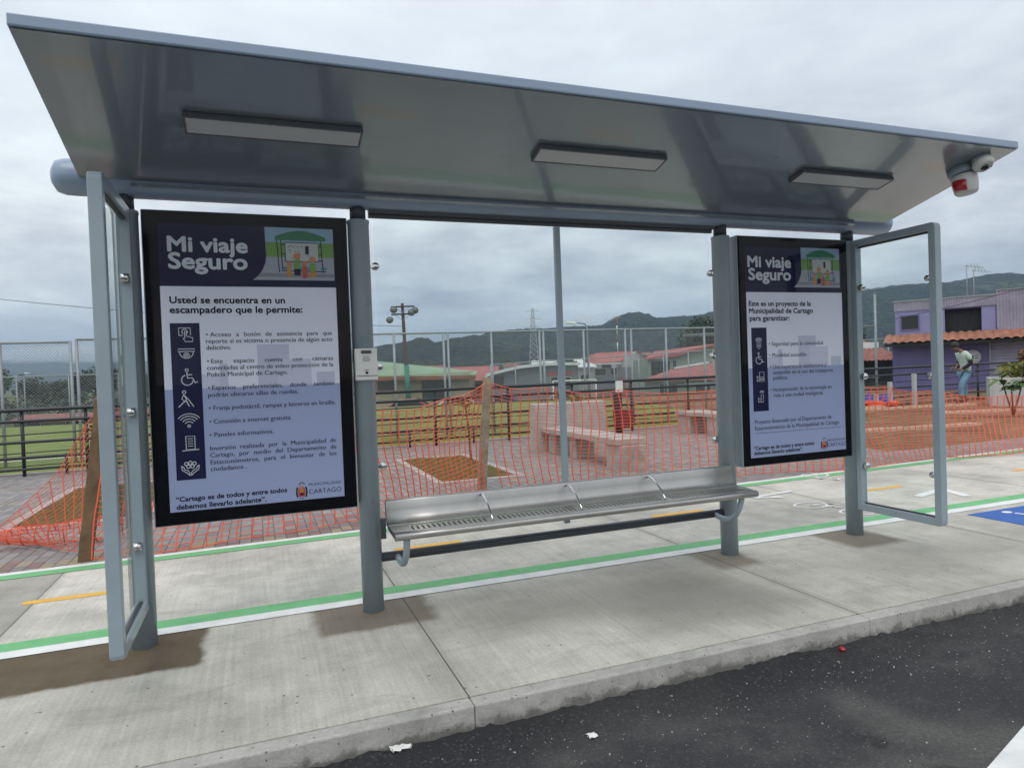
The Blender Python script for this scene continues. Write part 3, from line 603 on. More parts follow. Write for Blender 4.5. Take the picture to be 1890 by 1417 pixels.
# light fittings under the roof
def soffit_box(mb,x0,x1,t0,t1,o0,o1):
    M=Matrix((Vector((1,0,0)),sd,sn)).transposed(); 
    mb.obox(sp((x0+x1)/2,(t0+t1)/2,(o0+o1)/2),(x1-x0,t1-t0,o1-o0),M); return mb
LAB=['slim black ceiling light hanging lowest, nearest the large left poster','slim black ceiling light in the middle of the roof, above the bench','slim black ceiling light nearest the camera dome']
for k,(xa,xb) in enumerate(((-.285,.582),(1.60,2.47),(3.565,4.405))):
    c=sp((xa+xb)/2,.62,.03); t=thing('ceiling_light',LAB[k],'light fitting',tuple(c),'ceiling lights under the shelter roof')
    m=MB(); ta,tb=.595,.742
    soffit_box(m,xa,xb,tb-.011,tb,.006,.036); soffit_box(m,xa,xb,ta,ta+.011,.006,.036); soffit_box(m,xa,xa+.011,ta+.0115,tb-.0115,.006,.036); soffit_box(m,xb-.011,xb,ta+.0115,tb-.0115,.006,.036); soffit_box(m,xa+.012,xb-.012,ta+.012,tb-.012,.006,.022)
    pt('frame',m,LAMPF,t,.0015); pt('diffuser',soffit_box(MB(),xa+.012,xb-.012,ta+.012,tb-.012,.024,.0335),DIFF,t)
# camera and siren at the right front corner
c0=sp(4.90,1.05,.004)
t=thing('security_camera','white dome security camera with black lens under the roof corner','camera',tuple(c0))
pt('mount',MB().lathe([(.062,.0),(.062,.03),(.050,.034)],c0,tuple(sn),28),GREY,t)
dn=(sn*1.0+Vector((-.12,-.35,0))).normalized()
pt('dome_housing',MB().lathe([(.064,.0),(.070,.012),(.066,.032),(.056,.045),(.045,.050)],c0+sn*.034,tuple(dn),28),WHITEP,t)
l=pt('lens_dome',MB().lathe([(.028,.0),(.026,.011),(.018,.021),(.0,.026)],c0+sn*.034+dn*.048+Vector((.0,.005,0)),tuple(dn),20),LENS,t)
pt('infrared_spot',MB().lathe([(.007,0),(.006,.003)],c0+sn*.034+dn*.0505+Vector((.043,-.012,.004)),tuple(dn),12),LENS,t)
c1=sp(4.885,.90,.004)
t=thing('alarm_siren','grey and white alarm siren with red lamp hanging under the roof corner','siren',tuple(c1))
pt('bracket',MB().lathe([(.085,0),(.085,.045),(.075,.055)],c1,(0,-.25,-1),28),GREY,t)
hc=c1+Vector((.012,-.02,-.052))
pt('housing',MB().lathe([(.078,0),(.085,.014),(.084,.06),(.076,.125),(.064,.140),(.0,.146)],hc,(.05,-.12,-1),26),WHITEP,t)
# the red lens: a bulging segment on the side facing the road
vs=[];fs=[];na,nh=10,6
for i in range(na+1):
    for j in range(nh+1):
        a=R_(152+70*i/na); hh=.04+.085*j/nh; bul=.092-.012*((j/nh-.4)**2)*4; ed=1 if 0<i<na and 0<j<nh else .95
        vs.append(hc+Vector((math.cos(a)*bul*ed,math.sin(a)*bul*ed-.12*hh,-hh)))
for i in range(na):
    for j in range(nh): a=i*(nh+1)+j; fs.append((a,a+1,a+nh+2,a+nh+1))
lens=pt('red_lamp',MB().add(vs,fs,True),RED,t); s_=lens.modifiers.new('solid','SOLIDIFY'); s_.thickness=.012; s_.offset=-1
# help-button box strapped to the second post
t=thing('help_point_box','white help button box with black slot mounted on the grey post','intercom',(XP[1]+.005,YP-.10,1.48))
x0,x1=XP[1]-.066,XP[1]+.070; yb=YP-.112
pt('casing',MB().box((x0,yb,1.483),(x1,yb+.05,1.682)),WHITEP,t,.004)
sl=[]
for (cx,a0) in ((x1-.045,-90),(x0+.045,90)): sl+=arc(cx,1.659,.011,a0,a0+180,8)
pt('speaker_slot',MB().prism(sl,'y',yb-.002,yb+.001),LENS,t)
m=MB()
for k,(w_,nb) in enumerate(((.042,6),(.040,4),(.055,5),(.040,4))):
    z=1.632-.0095*k
    for j in range(nb): xx=XP[1]+.002-w_/2+w_*j/nb; m.box((xx,yb-.001,z-.0018),(xx+w_/nb*.72,yb+.001,z+.0018))
pt('instructions',m,INK,t); pt('caption',MB().box((XP[1]-.012,yb-.001,1.545),(XP[1]+.014,yb+.001,1.548)),INK,t)
pt('button',MB().lathe([(.0,-.004),(.007,-.004),(.009,0)],(XP[1]+.002,yb,1.530),(0,-1,0),16).lathe([(.0,.0),(.004,.0),(.0045,.006),(0,.007)],(XP[1]+.002,yb-.004,1.530),(0,-1,0),12),LENS,t)
pt('seam',MB().box((x0+.006,yb-.0015,1.508),(x1-.004,yb+.001,1.512)),DARK,t)
# ---------------------------------------------------------------- bench
BX0,BX1=.738,3.425
t=thing('bench','brushed steel perforated bench with three hoop armrests between the shelter posts','bench',(2.08,4.2,.33))
profB=[(4.335,.705),(4.328,.712),(4.318,.712),(4.312,.700),(4.306,.650),(4.298,.612),(4.280,.583),(4.255,.568),(4.225,.564)]
front=[(4.068,.556),(4.055,.557)]+[(4.034+.022*math.cos(R_(a)),.536+.022*math.sin(R_(a))) for a in (75,110,150,190,230,270,310,340)]
m=MB()
def sheet(pr,xa,xb,smooth=True,n=1):
    vs=[];fs=[]
    for i in range(n+1):
        for p in pr: vs.append((xa+(xb-xa)*i/n,p[0],p[1]))
    k=len(pr)
    for i in range(n):
        for j in range(k-1): a=i*k+j; fs.append((a,a+1,a+k+1,a+k))
    m.add(vs,fs,smooth)
def lift(pr): return pr
sheet(profB,BX0,BX1,True,8); sheet(front,BX0,BX1,True,8)
ya,yb2=4.225,4.068; za,zb_=.564,.556
lin=lambda f:(ya+(yb2-ya)*f,za+(zb_-za)*f)
sheet([lin(0),lin(.10)],BX0,BX1,False,8); sheet([lin(.88),lin(1)],BX0,BX1,False,8)
x=BX0; pitch=.0335; sw=.012
hoops=(1.372,2.005,2.66)
while x<BX1-.001:
    xe=min(BX1,x+pitch); solid=any(abs(x-h)<.035 for h in hoops) or x<BX0+.08 or x>BX1-.10
    sheet([lin(.10),lin(.88)],x,xe if solid else xe-sw,False,1); x=xe
seat=pt('seat',m,STEEL,t); s_=seat.modifiers.new('solid','SOLIDIFY'); s_.thickness=.004; s_.offset=0
pt('added_slot_backing',MB().box((BX0+.006,4.072,.544),(BX1-.006,4.232,.549)),DARK,t)  # dark plate added close under the seat so its slots look dark
for xx in (BX0-.002,BX1-.002):
    m=MB()
    pr=[(4.332,.705),(4.312,.700),(4.306,.650),(4.298,.612),(4.280,.583),(4.255,.568),(4.225,.564),(4.068,.556),(4.03,.55),(4.02,.53),(4.06,.525),(4.21,.535),(4.27,.548),(4.305,.575),(4.325,.64)]
    m.prism(pr,'x',xx,xx+.005); pt('end_plate',m,DARK,t)
for h in hoops:
    P0=[(h,4.312,.688),(h,4.285,.700),(h,4.25,.695),(h,4.20,.672),(h,4.15,.640),(h,4.105,.600),(h,4.078,.575),(h,4.072,.556)]
    pt('armrest',MB().tube(P0,.0075,10),CHROME,t)
pt('support_tube',MB().tube([(XP[1]+.06,YP,.333),(XP[2]-.06,YP,.333)],.030,20),DARK,t)
for xx in (.815,3.31):
    P0=[(xx,4.40,.333),(xx,4.32,.318),(xx,4.24,.318),(xx,4.175,.338),(xx,4.125,.378),(xx,4.09,.43),(xx,4.07,.48),(xx,4.06,.525)]
    pt('support_arm',MB().tube(P0,.021,14),GREY,t)
pt('back_bracket',MB().box((BX0-.035,4.31,.47),(BX0-.004,4.335,.60)),DARK,t); pt('back_bracket',MB().box((BX1-.03,4.338,.50),(BX1-.002,4.36,.56)),DARK,t)

# ---------------------------------------------------------------- poster panels
_tc=bpy.data.curves.new('txt','FONT'); _to=bpy.data.objects.new('txt',_tc); COL.objects.link(_to)
_cache={}
def glyphs(s,bold):
    k=(s,bold)
    if k not in _cache:
        _tc.body=s; _tc.size=1.0; _tc.offset=bold; _tc.resolution_u=3
        bpy.context.view_layer.update(); dg=bpy.context.evaluated_depsgraph_get(); ev=_to.evaluated_get(dg); me=ev.to_mesh()
        vs=[tuple(v.co) for v in me.vertices]; fs=[tuple(p.vertices) for p in me.polygons]; ev.to_mesh_clear()
        xs=[v[0] for v in vs] or [0]; _cache[k]=(vs,fs,min(xs),max(xs))
    return _cache[k]
def put(mb,s,bold,x0,z,size,kx,y):
    vs,fs,a,b_=glyphs(s,bold); mb.add([(x0+(v[0]-a)*size*kx,y,z+v[1]*size) for v in vs],fs)
def textblock(lines,bold,y,ref=None,hk=1.0,justify=False,cap=None):
    mb=MB(); R0=ref
    base=None
    if R0: g_=glyphs(R0[0],bold); base=(R0[3]-R0[1])/(g_[3]-g_[2])
    for (s,x0,z0,x1,z1) in lines:
        g_=glyphs(s,bold); w_=x1-x0; z=(z0+z1)/2
        size=(base if base else w_/(g_[3]-g_[2]))*hk
        words=s.split(' ')
        if justify and len(words)>2 and w_>(g_[3]-g_[2])*size/hk*1.015:
            ws=[(glyphs(q_,bold)[3]-glyphs(q_,bold)[2])*size/hk for q_ in words]
            if words[0]=='•':
                gap=(w_-sum(ws)-.012)/(len(words)-2); xx=x0
                for i,q_ in enumerate(words): put(mb,q_,bold,xx,z,size,1/hk,y); xx+=ws[i]+(.012 if i==0 else gap)
            else:
                gap=(w_-sum(ws))/(len(words)-1); xx=x0
                for i,q_ in enumerate(words): put(mb,q_,bold,xx,z,size,1/hk,y); xx+=ws[i]+gap
        else: put(mb,s,bold,x0,z,size,(w_/(g_[3]-g_[2]))/size,y)
    if cap:
        v0,f0=list(mb.v),list(mb.f)
        for i_,(dx_,dz_) in enumerate(((1,0),(-1,0),(0,1),(0,-1),(.7,.7),(-.7,-.7),(.7,-.7),(-.7,.7))[:(1 if cap<.0012 else 8)]): mb.add([(a+dx_*cap,b_-.00002*(i_+1),c+dz_*cap) for a,b_,c in v0],f0)
    return mb
def rect(a,b_,y): return MB().poly_y([(a[0],a[1]),(b_[0],a[1]),(b_[0],b_[1]),(a[0],b_[1])],y)
def illustration(par,x0,x1,z0,z1,y):
    W=x1-x0;H=z1-z0; q=lambda u,v:(x0+u*W,z0+v*H)
    def R4(u0,u1,v0,v1): return [q(u0,v0),q(u1,v0),q(u1,v1),q(u0,v1)]
    cur=[q(.16,1),q(.165,.62),q(.17,.45),q(.155,.32),q(.115,.18),q(.06,.07),q(.0,0)]
    def add(n,polys,m,dy):
        mb=MB()
        for k,p in enumerate(polys): mb.poly_y(p,y-dy-k*.00003)
        pt(n,mb,m,par)
    add('picture_ground',[cur+[q(1,0),q(1,1)]],ILP,.0)
    add('picture_sky',[R4(.165,1,.72,1)],ILS,.0002); add('picture_grass',[R4(.168,1,.44,.72)],ILG,.0004); add('picture_road',[[q(.09,.13),q(1,.13),q(1,.06),q(.05,.06)]],ILRD,.0004)
    roofp=[q(.28,.76)]+[q(.28+.62*i/10,.83+.12*math.sin(math.pi*i/10)) for i in range(11)]+[q(.90,.76)]
    add('picture_shelter_roof',[roofp],ILR,.0006)
    add('picture_board',[R4(.40,.81,.36,.72)],ILW,.0006)
    mb=MB()
    for ln in ([q(.30,.76),q(.32,.15)],[q(.35,.76),q(.36,.2)],[q(.84,.76),q(.86,.15)],[q(.34,.18),q(.90,.17)],[q(.40,.36),q(.81,.36),q(.81,.72),q(.40,.72),q(.40,.36)],[q(.35,.68),q(.40,.68)],[q(.35,.5),q(.40,.5)],[q(.81,.66),q(.85,.66)],[q(.81,.5),q(.85,.5)],[q(.81,.38),q(.85,.38)]): mb.stroke(ln,.0055,y-.0008)
    for (u,v) in ((.44,.64),(.47,.66),(.45,.58),(.50,.64),(.55,.64),(.60,.64),(.46,.54),(.52,.55),(.56,.55),(.58,.5),(.68,.47),(.48,.42)): mb.poly_y(disc(*q(u,v),.0035,8),y-.0008)
    mb.poly_y(R4(.645,.69,.50,.66),y-.0008)
    pt('picture_lines',mb,INK,par)
    people=((.44,.20,.72,ILO,ILO),(.54,.30,1.0,ILG,NAVY),(.63,.20,.78,ILRED,ILRED),(.73,.25,.95,ILG,ILO))
    for (u,v,s,top,bot) in people:
        c=q(u,v); hh=.021*s
        pt('picture_face',MB().poly_y(disc(c[0],c[1]+.050*s,hh,14),y-.0012),ILSK,par)
        pt('picture_shirt',MB().poly_y([(c[0]-.022*s,c[1]-.025*s),(c[0]+.022*s,c[1]-.025*s),(c[0]+.017*s,c[1]+.03*s),(c[0]-.017*s,c[1]+.03*s)],y-.0010),top,par)
        pt('picture_trousers',MB().poly_y([(c[0]-.018*s,c[1]-.065*s),(c[0]+.018*s,c[1]-.065*s),(c[0]+.02*s,c[1]-.026*s),(c[0]-.02*s,c[1]-.026*s)],y-.0009),bot,par)
    for u in (.39,.585,.685,.87):
        c=q(u,.23); pt('picture_seat',MB().poly_y([(c[0]-.02,c[1]-.01),(c[0]+.02,c[1]-.01)]+arc(c[0],c[1]-.01,.02,0,180,8)[1:-1],y-.0007),ILT,par)
def crest(par,x0,x1,z0,z1,y):
    W=x1-x0;H=z1-z0;q=lambda u,v:(x0+u*W,z0+v*H)
    a=MB().poly_y([q(.2,.12),q(.8,.12),q(.86,.3),q(.8,.62),q(.2,.62),q(.14,.3)],y); pt('crest_shield',a,ILRED,par)
    a=MB().poly_y([q(.3,.36),q(.7,.36),q(.66,.58),q(.34,.58)],y-.0003).poly_y([q(.25,.66),q(.75,.66),q(.68,.74),q(.32,.74)],y-.0003); pt('crest_gold',a,ILO,par)
    a=MB()
    for k in range(9):
        for s_ in (-1,1):
            c=q(.5+s_*(.42+.06*math.sin(k*.4)),.12+.065*k); a.poly_y(disc(c[0],c[1],.0055,8),y-.0002)
    a.stroke([q(.25,.05),q(.5,.02),q(.75,.05)],.004,y-.0003); a.poly_y([q(.34,.20),q(.66,.20),q(.66,.34),q(.34,.34)],y-.0003)
    a.stroke([q(.3,.8),q(.35,.9),q(.5,.97),q(.65,.92),q(.8,.85)],.005,y-.0003); pt('crest_lines',a,INK,par)
def ic_button(m,c,s,y,wd):
    q=lambda u,v:(c[0]+u*s,c[1]+v*s); m.stroke([q(-.5,-.1),q(-.5,.5),q(.35,.5),q(.35,-.1)],wd,y); m.stroke([q(-.5,-.1),q(-.2,-.1)],wd,y); m.stroke([q(*p) for p in arc(-.07,.2,.2,-60,240,14)],wd,y)
    m.stroke([q(-.07,.25),q(-.07,-.35),q(-.2,-.3),q(-.05,-.6),q(.5,-.6),q(.5,-.3),q(.2,-.2),q(.05,-.15),q(.05,.2),q(-.07,.25)],wd,y)
def ic_cam(m,c,s,y,wd):
    q=lambda u,v:(c[0]+u*s,c[1]+v*s); m.stroke([q(-.6,.45),q(.6,.45),q(.6,.25),q(-.6,.25)],wd,y,True); m.stroke([q(*p) for p in arc(0,.2,.5,180,360,16)],wd,y); m.stroke([q(*p) for p in disc(0,-.08,.2,14)],wd,y,True); m.stroke([q(*p) for p in disc(0,-.08,.08,10)],wd,y,True)
def ic_chair(m,c,s,y,wd):
    q=lambda u,v:(c[0]+u*s,c[1]+v*s); m.stroke([q(*p) for p in disc(-.1,.6,.11,12)],wd,y,True); m.stroke([q(-.1,.42),q(-.06,-.05),q(.3,-.05),q(.5,-.45),q(.68,-.36)],wd*1.3,y); m.stroke([q(-.1,.22),q(.28,.22)],wd*1.2,y); m.stroke([q(*p) for p in arc(-.08,-.2,.42,110,350,18)],wd*1.2,y)
def ic_blind(m,c,s,y,wd):
    q=lambda u,v:(c[0]+u*s,c[1]+v*s); m.stroke([q(*p) for p in disc(-.05,.6,.12,12)],wd,y,True); m.stroke([q(-.1,.4),q(.1,.05),q(0,-.1),q(-.5,-.6)],wd*1.2,y); m.stroke([q(.05,0),q(.28,-.55)],wd*1.2,y); m.stroke([q(-.05,.35),q(.25,.0),q(.62,-.6)],wd,y); m.stroke([q(-.1,.4),q(-.25,.05),q(.05,-.2)],wd,y)
def ic_wifi(m,c,s,y,wd):
    q=lambda u,v:(c[0]+u*s,c[1]+v*s)
    for r_ in (.38,.6,.82,1.02): m.stroke([q(*p) for p in arc(0,-.45,r_,40,140,12)],wd,y)
    m.stroke([q(*p) for p in disc(0,-.42,.1,10)],wd,y,True)
def ic_panel(m,c,s,y,wd):
    q=lambda u,v:(c[0]+u*s,c[1]+v*s); m.stroke([q(-.3,-.5),q(-.3,.55),q(.35,.55),q(.35,-.5)],wd,y,True); m.stroke([q(-.6,-.6),q(.65,-.55)],wd,y)
    for k in range(4): m.stroke([q(-.17,.35-.2*k),q(.22,.35-.2*k)],wd*.8,y)
def ic_hands(m,c,s,y,wd):
    q=lambda u,v:(c[0]+u*s,c[1]+v*s)
    for (u,v) in ((-.3,.35),(0,.42),(.3,.35),(-.15,.12),(.15,.12)): m.stroke([q(*p) for p in disc(u,v,.13,12)],wd,y,True)
    for k in (-1,1): m.stroke([q(k*.65,.2),q(k*.6,-.15),q(k*.3,-.35),q(k*.06,-.6)],wd,y); m.stroke([q(k*.65,.2),q(k*.5,.1),q(k*.42,-.1),q(k*.2,-.18),q(k*.06,-.4),q(k*.06,-.62)],wd,y)
def ic_shield(m,c,s,y,wd):
    q=lambda u,v:(c[0]+u*s,c[1]+v*s)
    for (u,v) in ((-.28,.45),(0,.52),(.28,.45)): m.stroke([q(*p) for p in disc(u,v,.13,10)],wd,y,True)
    m.stroke([q(-.4,.2),q(-.3,.3),q(0,.2),q(.3,.3),q(.4,.2)],wd,y); m.stroke([q(0,.1),q(.28,0),q(.25,-.4),q(0,-.65),q(-.25,-.4),q(-.28,0)],wd,y,True); m.stroke([q(*p) for p in disc(0,-.25,.1,10)],wd,y,True)
def ic_bus(m,c,s,y,wd):
    q=lambda u,v:(c[0]+u*s,c[1]+v*s); m.stroke([q(-.1,-.5),q(-.1,.6),q(.55,.6),q(.55,-.5)],wd,y,True); m.stroke([q(-.1,0),q(.55,0)],wd,y); m.stroke([q(*p) for p in disc(.08,-.25,.09,8)],wd,y,True); m.stroke([q(*p) for p in disc(.38,-.25,.09,8)],wd,y,True); m.stroke([q(-.5,.1),q(-.25,.1),q(-.25,-.05),q(-.5,-.05)],wd,y,True); m.stroke([q(*p) for p in disc(-.38,-.35,.12,8)],wd,y,True)
def ic_phone(m,c,s,y,wd):
    q=lambda u,v:(c[0]+u*s,c[1]+v*s)
    for r_ in (.2,.36): m.stroke([q(*p) for p in arc(.15,.35,r_,30,150,8)],wd,y)
    m.stroke([q(0,.25),q(.35,.25),q(.35,-.2),q(0,-.2)],wd,y,True); m.stroke([q(-.4,-.05),q(-.4,-.6),q(.35,-.6),q(.35,-.35)],wd,y); m.stroke([q(-.25,-.2),q(-.1,-.2)],wd,y); m.stroke([q(-.25,-.4),q(.1,-.4)],wd,y)
def panel(label,px,pz,poster,navy_z,colr,ill,head,sub,body,quote,logo,cr,icons,icpos,ref,rule=None,just=True,grp=None):
    xa,xb=px; za,zb=pz
    t=thing('information_panel',label,'information panel',((xa+xb)/2,YP,za))
    pt('housing',MB().box((xa,YP-.058,za),(xb,YP+.055,zb)),GREY,t,.006)
    pt('bezel',MB().box((xa+.006,YP-.062,za+.006),(xb-.006,YP-.0585,zb-.006)),BEZEL,t,.001)
    y=YP-.0640
    (x0,z0),(x1,z1)=poster
    po=pt('poster',MB().poly_y([(x0,z0),(x1,z0),(x1,z1),(x0,z1)],y),PAPER,t)
    zs=z0+.425*(z1-z0); W_=x1-x0
    pt('printed_foreground',rect((x0,z0),(x1,zs),y-.0002),PAPERL,po)
    for k_,(ua,ub,hh_,mm_) in enumerate(((.20,.30,.050,PAPERB),(.30,.345,.085,PAPERM),(.515,.70,.150,PAPERM),(.63,.83,.095,PAPERB),(.86,.97,.045,PAPERM))):
        pt('printed_building',rect((x0+ua*W_,zs),(x0+ub*W_,zs+hh_*(z1-z0)),y-.00025-k_*.00003),mm_,po)
    pt('header_band',rect((x0,navy_z),(x1,z1),y-.0004),NAVY,po)
    illustration(po,ill[0],ill[1],ill[2],ill[3],y-.0008)
    pt('title_text',textblock(head,0.0,y-.0010,None,.84,False,.0042),INKW,po)
    [pt('heading_text',textblock([l_],0.0,y-.0006,None,.88,False,.0019),INK,po) for l_ in sub]
    [pt('body_text',textblock(g_,.0,y-.0006,body[ref],.97,just,.0011),INK,po) for g_ in ([body] if just else [body[0:1],body[1:2],body[2:5],body[5:7],body[7:9]])]
    [pt('slogan_text',textblock([l_],0.0,y-.0006,None,.92,False,.0014),INK,po) for l_ in quote]
    [pt('logo_text',textblock([l_],0.0,y-.0006),INK,po) for l_ in logo]
    crest(po,cr[0][0],cr[1][0],cr[1][1],cr[0][1],y-.0006)
    (ca,cb)=colr; pt('icon_band',rect(ca,cb,y-.0005),NAVY2,po)
    for f_,c in zip(icons,icpos):
        m=MB(); f_(m,c,.072 if len(icons)>5 else .068,y-.0011,.0046); pt('icon',m,INKW,po)
    if rule: pt('rule',MB().stroke(rule,.003,y-.0006),INK,po)
    pt('glass_cover',MB().box((xa+.012,YP-.072,za+.012),(xb-.012,YP-.0685,zb-.012)),GLASSP,t)
    return t
panel('large left poster panel headed Usted se encuentra, with seven icons, black frame',(-.578,.570),(.684,2.504),((-.494,.764),(.487,2.428)),2.066,((-.453,.945),(-.297,1.853)),(.006,.481,2.108,2.426),HEAD1,SUB1,BODY1,QUOTE1,LOGO1,CREST1,[ic_button,ic_cam,ic_chair,ic_blind,ic_wifi,ic_panel,ic_hands],ICON1,7)
panel('right poster panel headed Este es un proyecto, with four icons, black frame',(3.560,4.694),(.680,2.506),((3.634,.748),(4.622,2.420)),2.061,((3.672,1.115),(3.823,1.779)),(4.115,4.604,2.103,2.426),HEAD2,SUB2,BODY2,QUOTE2,LOGO2,CREST2,[ic_shield,ic_chair,ic_bus,ic_phone],ICON2,4,RULE2,False)
bpy.data.objects.remove(_to)
# ================================================================ barrier net and its stakes
def stake(a,b,w_,th,mat,label):
    t=MB(); a=Vector(a);b=Vector(b); n=7;vs=[];fs=[]
    for i in range(n+1):
        p=a.lerp(b,i/n); j=lambda:random.uniform(-.004,.004); x=w_/2*(1-.06*i/n); y=th/2
        vs+=[(p.x-x+j(),p.y-y+j(),p.z),(p.x+x+j(),p.y-y+j(),p.z),(p.x+x+j(),p.y+y+j(),p.z),(p.x-x+j(),p.y+y+j(),p.z+(.02 if i==n else 0))]
    for i in range(n):
        for k in range(4): q=i*4; fs.append((q+k,q+(k+1)%4,q+4+(k+1)%4,q+4+k))
    fs+=[(3,2,1,0),(n*4,n*4+1,n*4+2,n*4+3)]
    return tag(build('wooden_stake',t.add(vs,fs),mat,None,.003,tuple(a)),label,'stake','timber stakes holding the orange net')
stake((-1.455,6.82,-.003),(-1.275,6.84,1.40),.105,.075,WOODD,'dark brown leaning timber stake behind the left side of the shelter')
stake((2.655,8.27,-.003),(2.785,8.27,1.44),.10,.085,WOOD,'pale grey timber stake in the middle holding up the net')
stake((7.55,7.08,-.003),(7.60,7.08,1.22),.07,.06,WOOD,'grey timber stake behind the right poster panel')
def grid_net(fn,nu,nv,rv,rh):
    mb=MB(); G=[[fn(i/nu,j/nv) for j in range(nv+1)] for i in range(nu+1)]
    for i in range(nu+1): mb.tube(G[i],rv*1.1,3,False)
    for j in range(nv+1): mb.tube([G[i][j] for i in range(nu+1)],rh*1.2 if j not in (0,nv) else rh*2,3,False)
    return mb
def wob(p,a,s): return p+Vector((noise.noise(p*s),noise.noise(p*s+Vector((9,2,4))),noise.noise(p*s+Vector((3,7,1))) ))*a
def net_run(path,cell,label,nv=26,seed=0):
    L=[0]
    for a,b in zip(path,path[1:]): L.append(L[-1]+math.hypot(b[0]-a[0],b[1]-a[1]))
    T=L[-1]
    def fn(u,v):
        s=u*T
        for k in range(len(path)-1):
            if s<=L[k+1]+1e-9: break
        f=(s-L[k])/(L[k+1]-L[k]); a,b=path[k],path[k+1]
        x=a[0]+(b[0]-a[0])*f; y=a[1]+(b[1]-a[1])*f; zt=a[2]+(b[2]-a[2])*f-.05*math.sin(math.pi*f)
        w_=v**.93
        p=Vector((x+.10*(1-v)*math.sin(x*1.9+seed)+.03*math.sin(v*5+x),y-.10*(1-v)**2+.06*math.sin(x*2.3+v*3),.018+(zt-.018)*w_))
        p=wob(p,.022,1.7); p=wob(p,.006,9); p.z=max(p.z,.012); return p
    mb=grid_net(fn,int(T/cell),nv,.0068,.0030)
    return tag(build('safety_net',mb,NETM),label,'barrier net','orange safety nets')
net_run([(-1.30,6.83,1.36),(-.2,6.98,1.20),(1.19,7.2,1.14),(2.0,7.65,1.20),(2.74,8.23,1.40)],.112,'orange mesh net hanging between the brown stake and the pale stake')
net_run([(2.80,8.22,1.38),(3.4,8.12,1.28),(4.5,7.82,1.21),(5.7,7.5,1.17),(7.58,7.05,1.20)],.112,'orange mesh net hanging behind the bench, in front of the concrete seat',26,2)
net_run([(7.62,7.05,1.20),(8.4,7.10,1.09),(9.17,7.1,1.0),(10.64,6.85,.86),(12.2,6.9,.84),(14.5,7.0,.86)],.112,'orange mesh net sagging in front of the bare earth on the right',24,4)
def fallen(u,v):
    a=Vector((-1.44+.15*v,6.86,.05+1.28*v)); 
    e=Vector((-2.25-.75*v,7.85+.85*v,.03)); p=a.lerp(e,u**.9); p.z=a.z*(1-u)**2.3+.03
    p=wob(p,.05,1.4); p.z=max(p.z,.015); return p
mb=grid_net(fallen,14,20,.0048,.0024)
def roll(u,v):
    x=-3.3+2.0*u; a=v*4.6; r_=.11+.035*math.sin(u*9)+.02*math.sin(u*23); p=Vector((x,7.62+.10*u+r_*1.25*math.cos(a),.10+r_*.85*math.sin(a))); p=wob(p,.06,3); p.z=max(p.z,.012); return p
mb2=grid_net(roll,17,12,.0065,.0026); mb.add(mb2.v,mb2.f)
tag(build('safety_net',mb,NETM),'orange mesh net collapsed on the paving left of the brown stake','barrier net','orange safety nets')
# ================================================================ black railing
rl=thing('railing','long black pipe railing along the near edge of the playing field','railing',(0,14.0,0))
yr=13.98
def zr(x): return 1.165+.003*x
for (h,rad) in ((0,.034),(-.195,.028),(-.56,.026),(-.83,.026),(-1.03,.024),(-.38,.012),(-.70,.010),(-.93,.010)):
    p=[(x,yr+(.02 if rad<.02 else 0),zr(x)+h+(.05*math.sin(x*.35) if rad<.02 else 0)) for x in range(-13,32,3)]
    pt('rail' if rad>.02 else 'cable',MB().tube(p,rad,8),RAILM,rl)
for x in (-11.5,-9.8,-8.1,-6.4,-3.84,-2.88,-.9,.8,3.52,5.18,6.75,8.3,9.9,11.5,13.2,14.9,20.2,22.0,23.8,25.6):
    pt('rail_post',MB().tube([(x,yr+.03,-.2),(x,yr+.03,zr(x)+.0)],.030,8),RAILM,rl)
for x in (-3.2,-1.6,2.95,4.35,7.5):
    pt('short_post',MB().tube([(x,yr,-.2),(x,yr,.36)],.024,8),RAILM,rl)
# ================================================================ chain-link fences
def chain(label,x0,x1,y0,y1,ztop,posts,mesh,prad,wr,zb=.02,rails=(0,),grp='chain-link fences round the field'):
    t=thing('chain_link_fence',label,'fence',((x0+x1)/2,(y0+y1)/2,0),grp)
    Y=lambda x:y0+(y1-y0)*(x-x0)/(x1-x0)
    mb=MB(); n=int((x1-x0)/mesh)
    def wire(xa,za,xb,zb_): mb.tube([(xa,Y(xa),za),(xb,Y(xb),zb_)],wr,3,False)
    for k in range(-int((ztop(x0)-zb)/mesh)-2,n+1):
        for s in (1,-1):
            xa=x0+k*mesh; 
            if s==1:
                a0,z0=xa,zb; a1,z1=xa+(ztop(x0)-zb),ztop(x0)
            else:
                a0,z0=xa,ztop(x0); a1,z1=xa+(ztop(x0)-zb),zb
            f0=max(0,(x0-a0)/(a1-a0)); f1=min(1,(x1-a0)/(a1-a0))
            if f1<=f0: continue
            def sc(zz,xx): return zb+(zz-zb)*(ztop(xx)-zb)/(ztop(x0)-zb)
            xa_,xb_=a0+(a1-a0)*f0,a0+(a1-a0)*f1; wire(xa_,sc(z0+(z1-z0)*f0,xa_),xb_,sc(z0+(z1-z0)*f1,xb_))
    pt('chain_mesh',mb,WIRE,t)
    for r_ in rails: pt('top_rail',MB().tube([(x,Y(x),ztop(x)+r_) for x in [x0+(x1-x0)*i/14 for i in range(15)]],prad*.8,8),GALV,t)
    for x in posts: pt('fence_post',MB().tube([(x,Y(x),-.3),(x,Y(x),ztop(x)+.02)],prad,10),GALV,t)
    return t
chain('tall galvanised chain-link fence close behind the black railing',-9.5,-3.48,16,16,lambda x:2.44,(-9.4,-7.0,-4.69,-3.50),.062,.030,.0027)
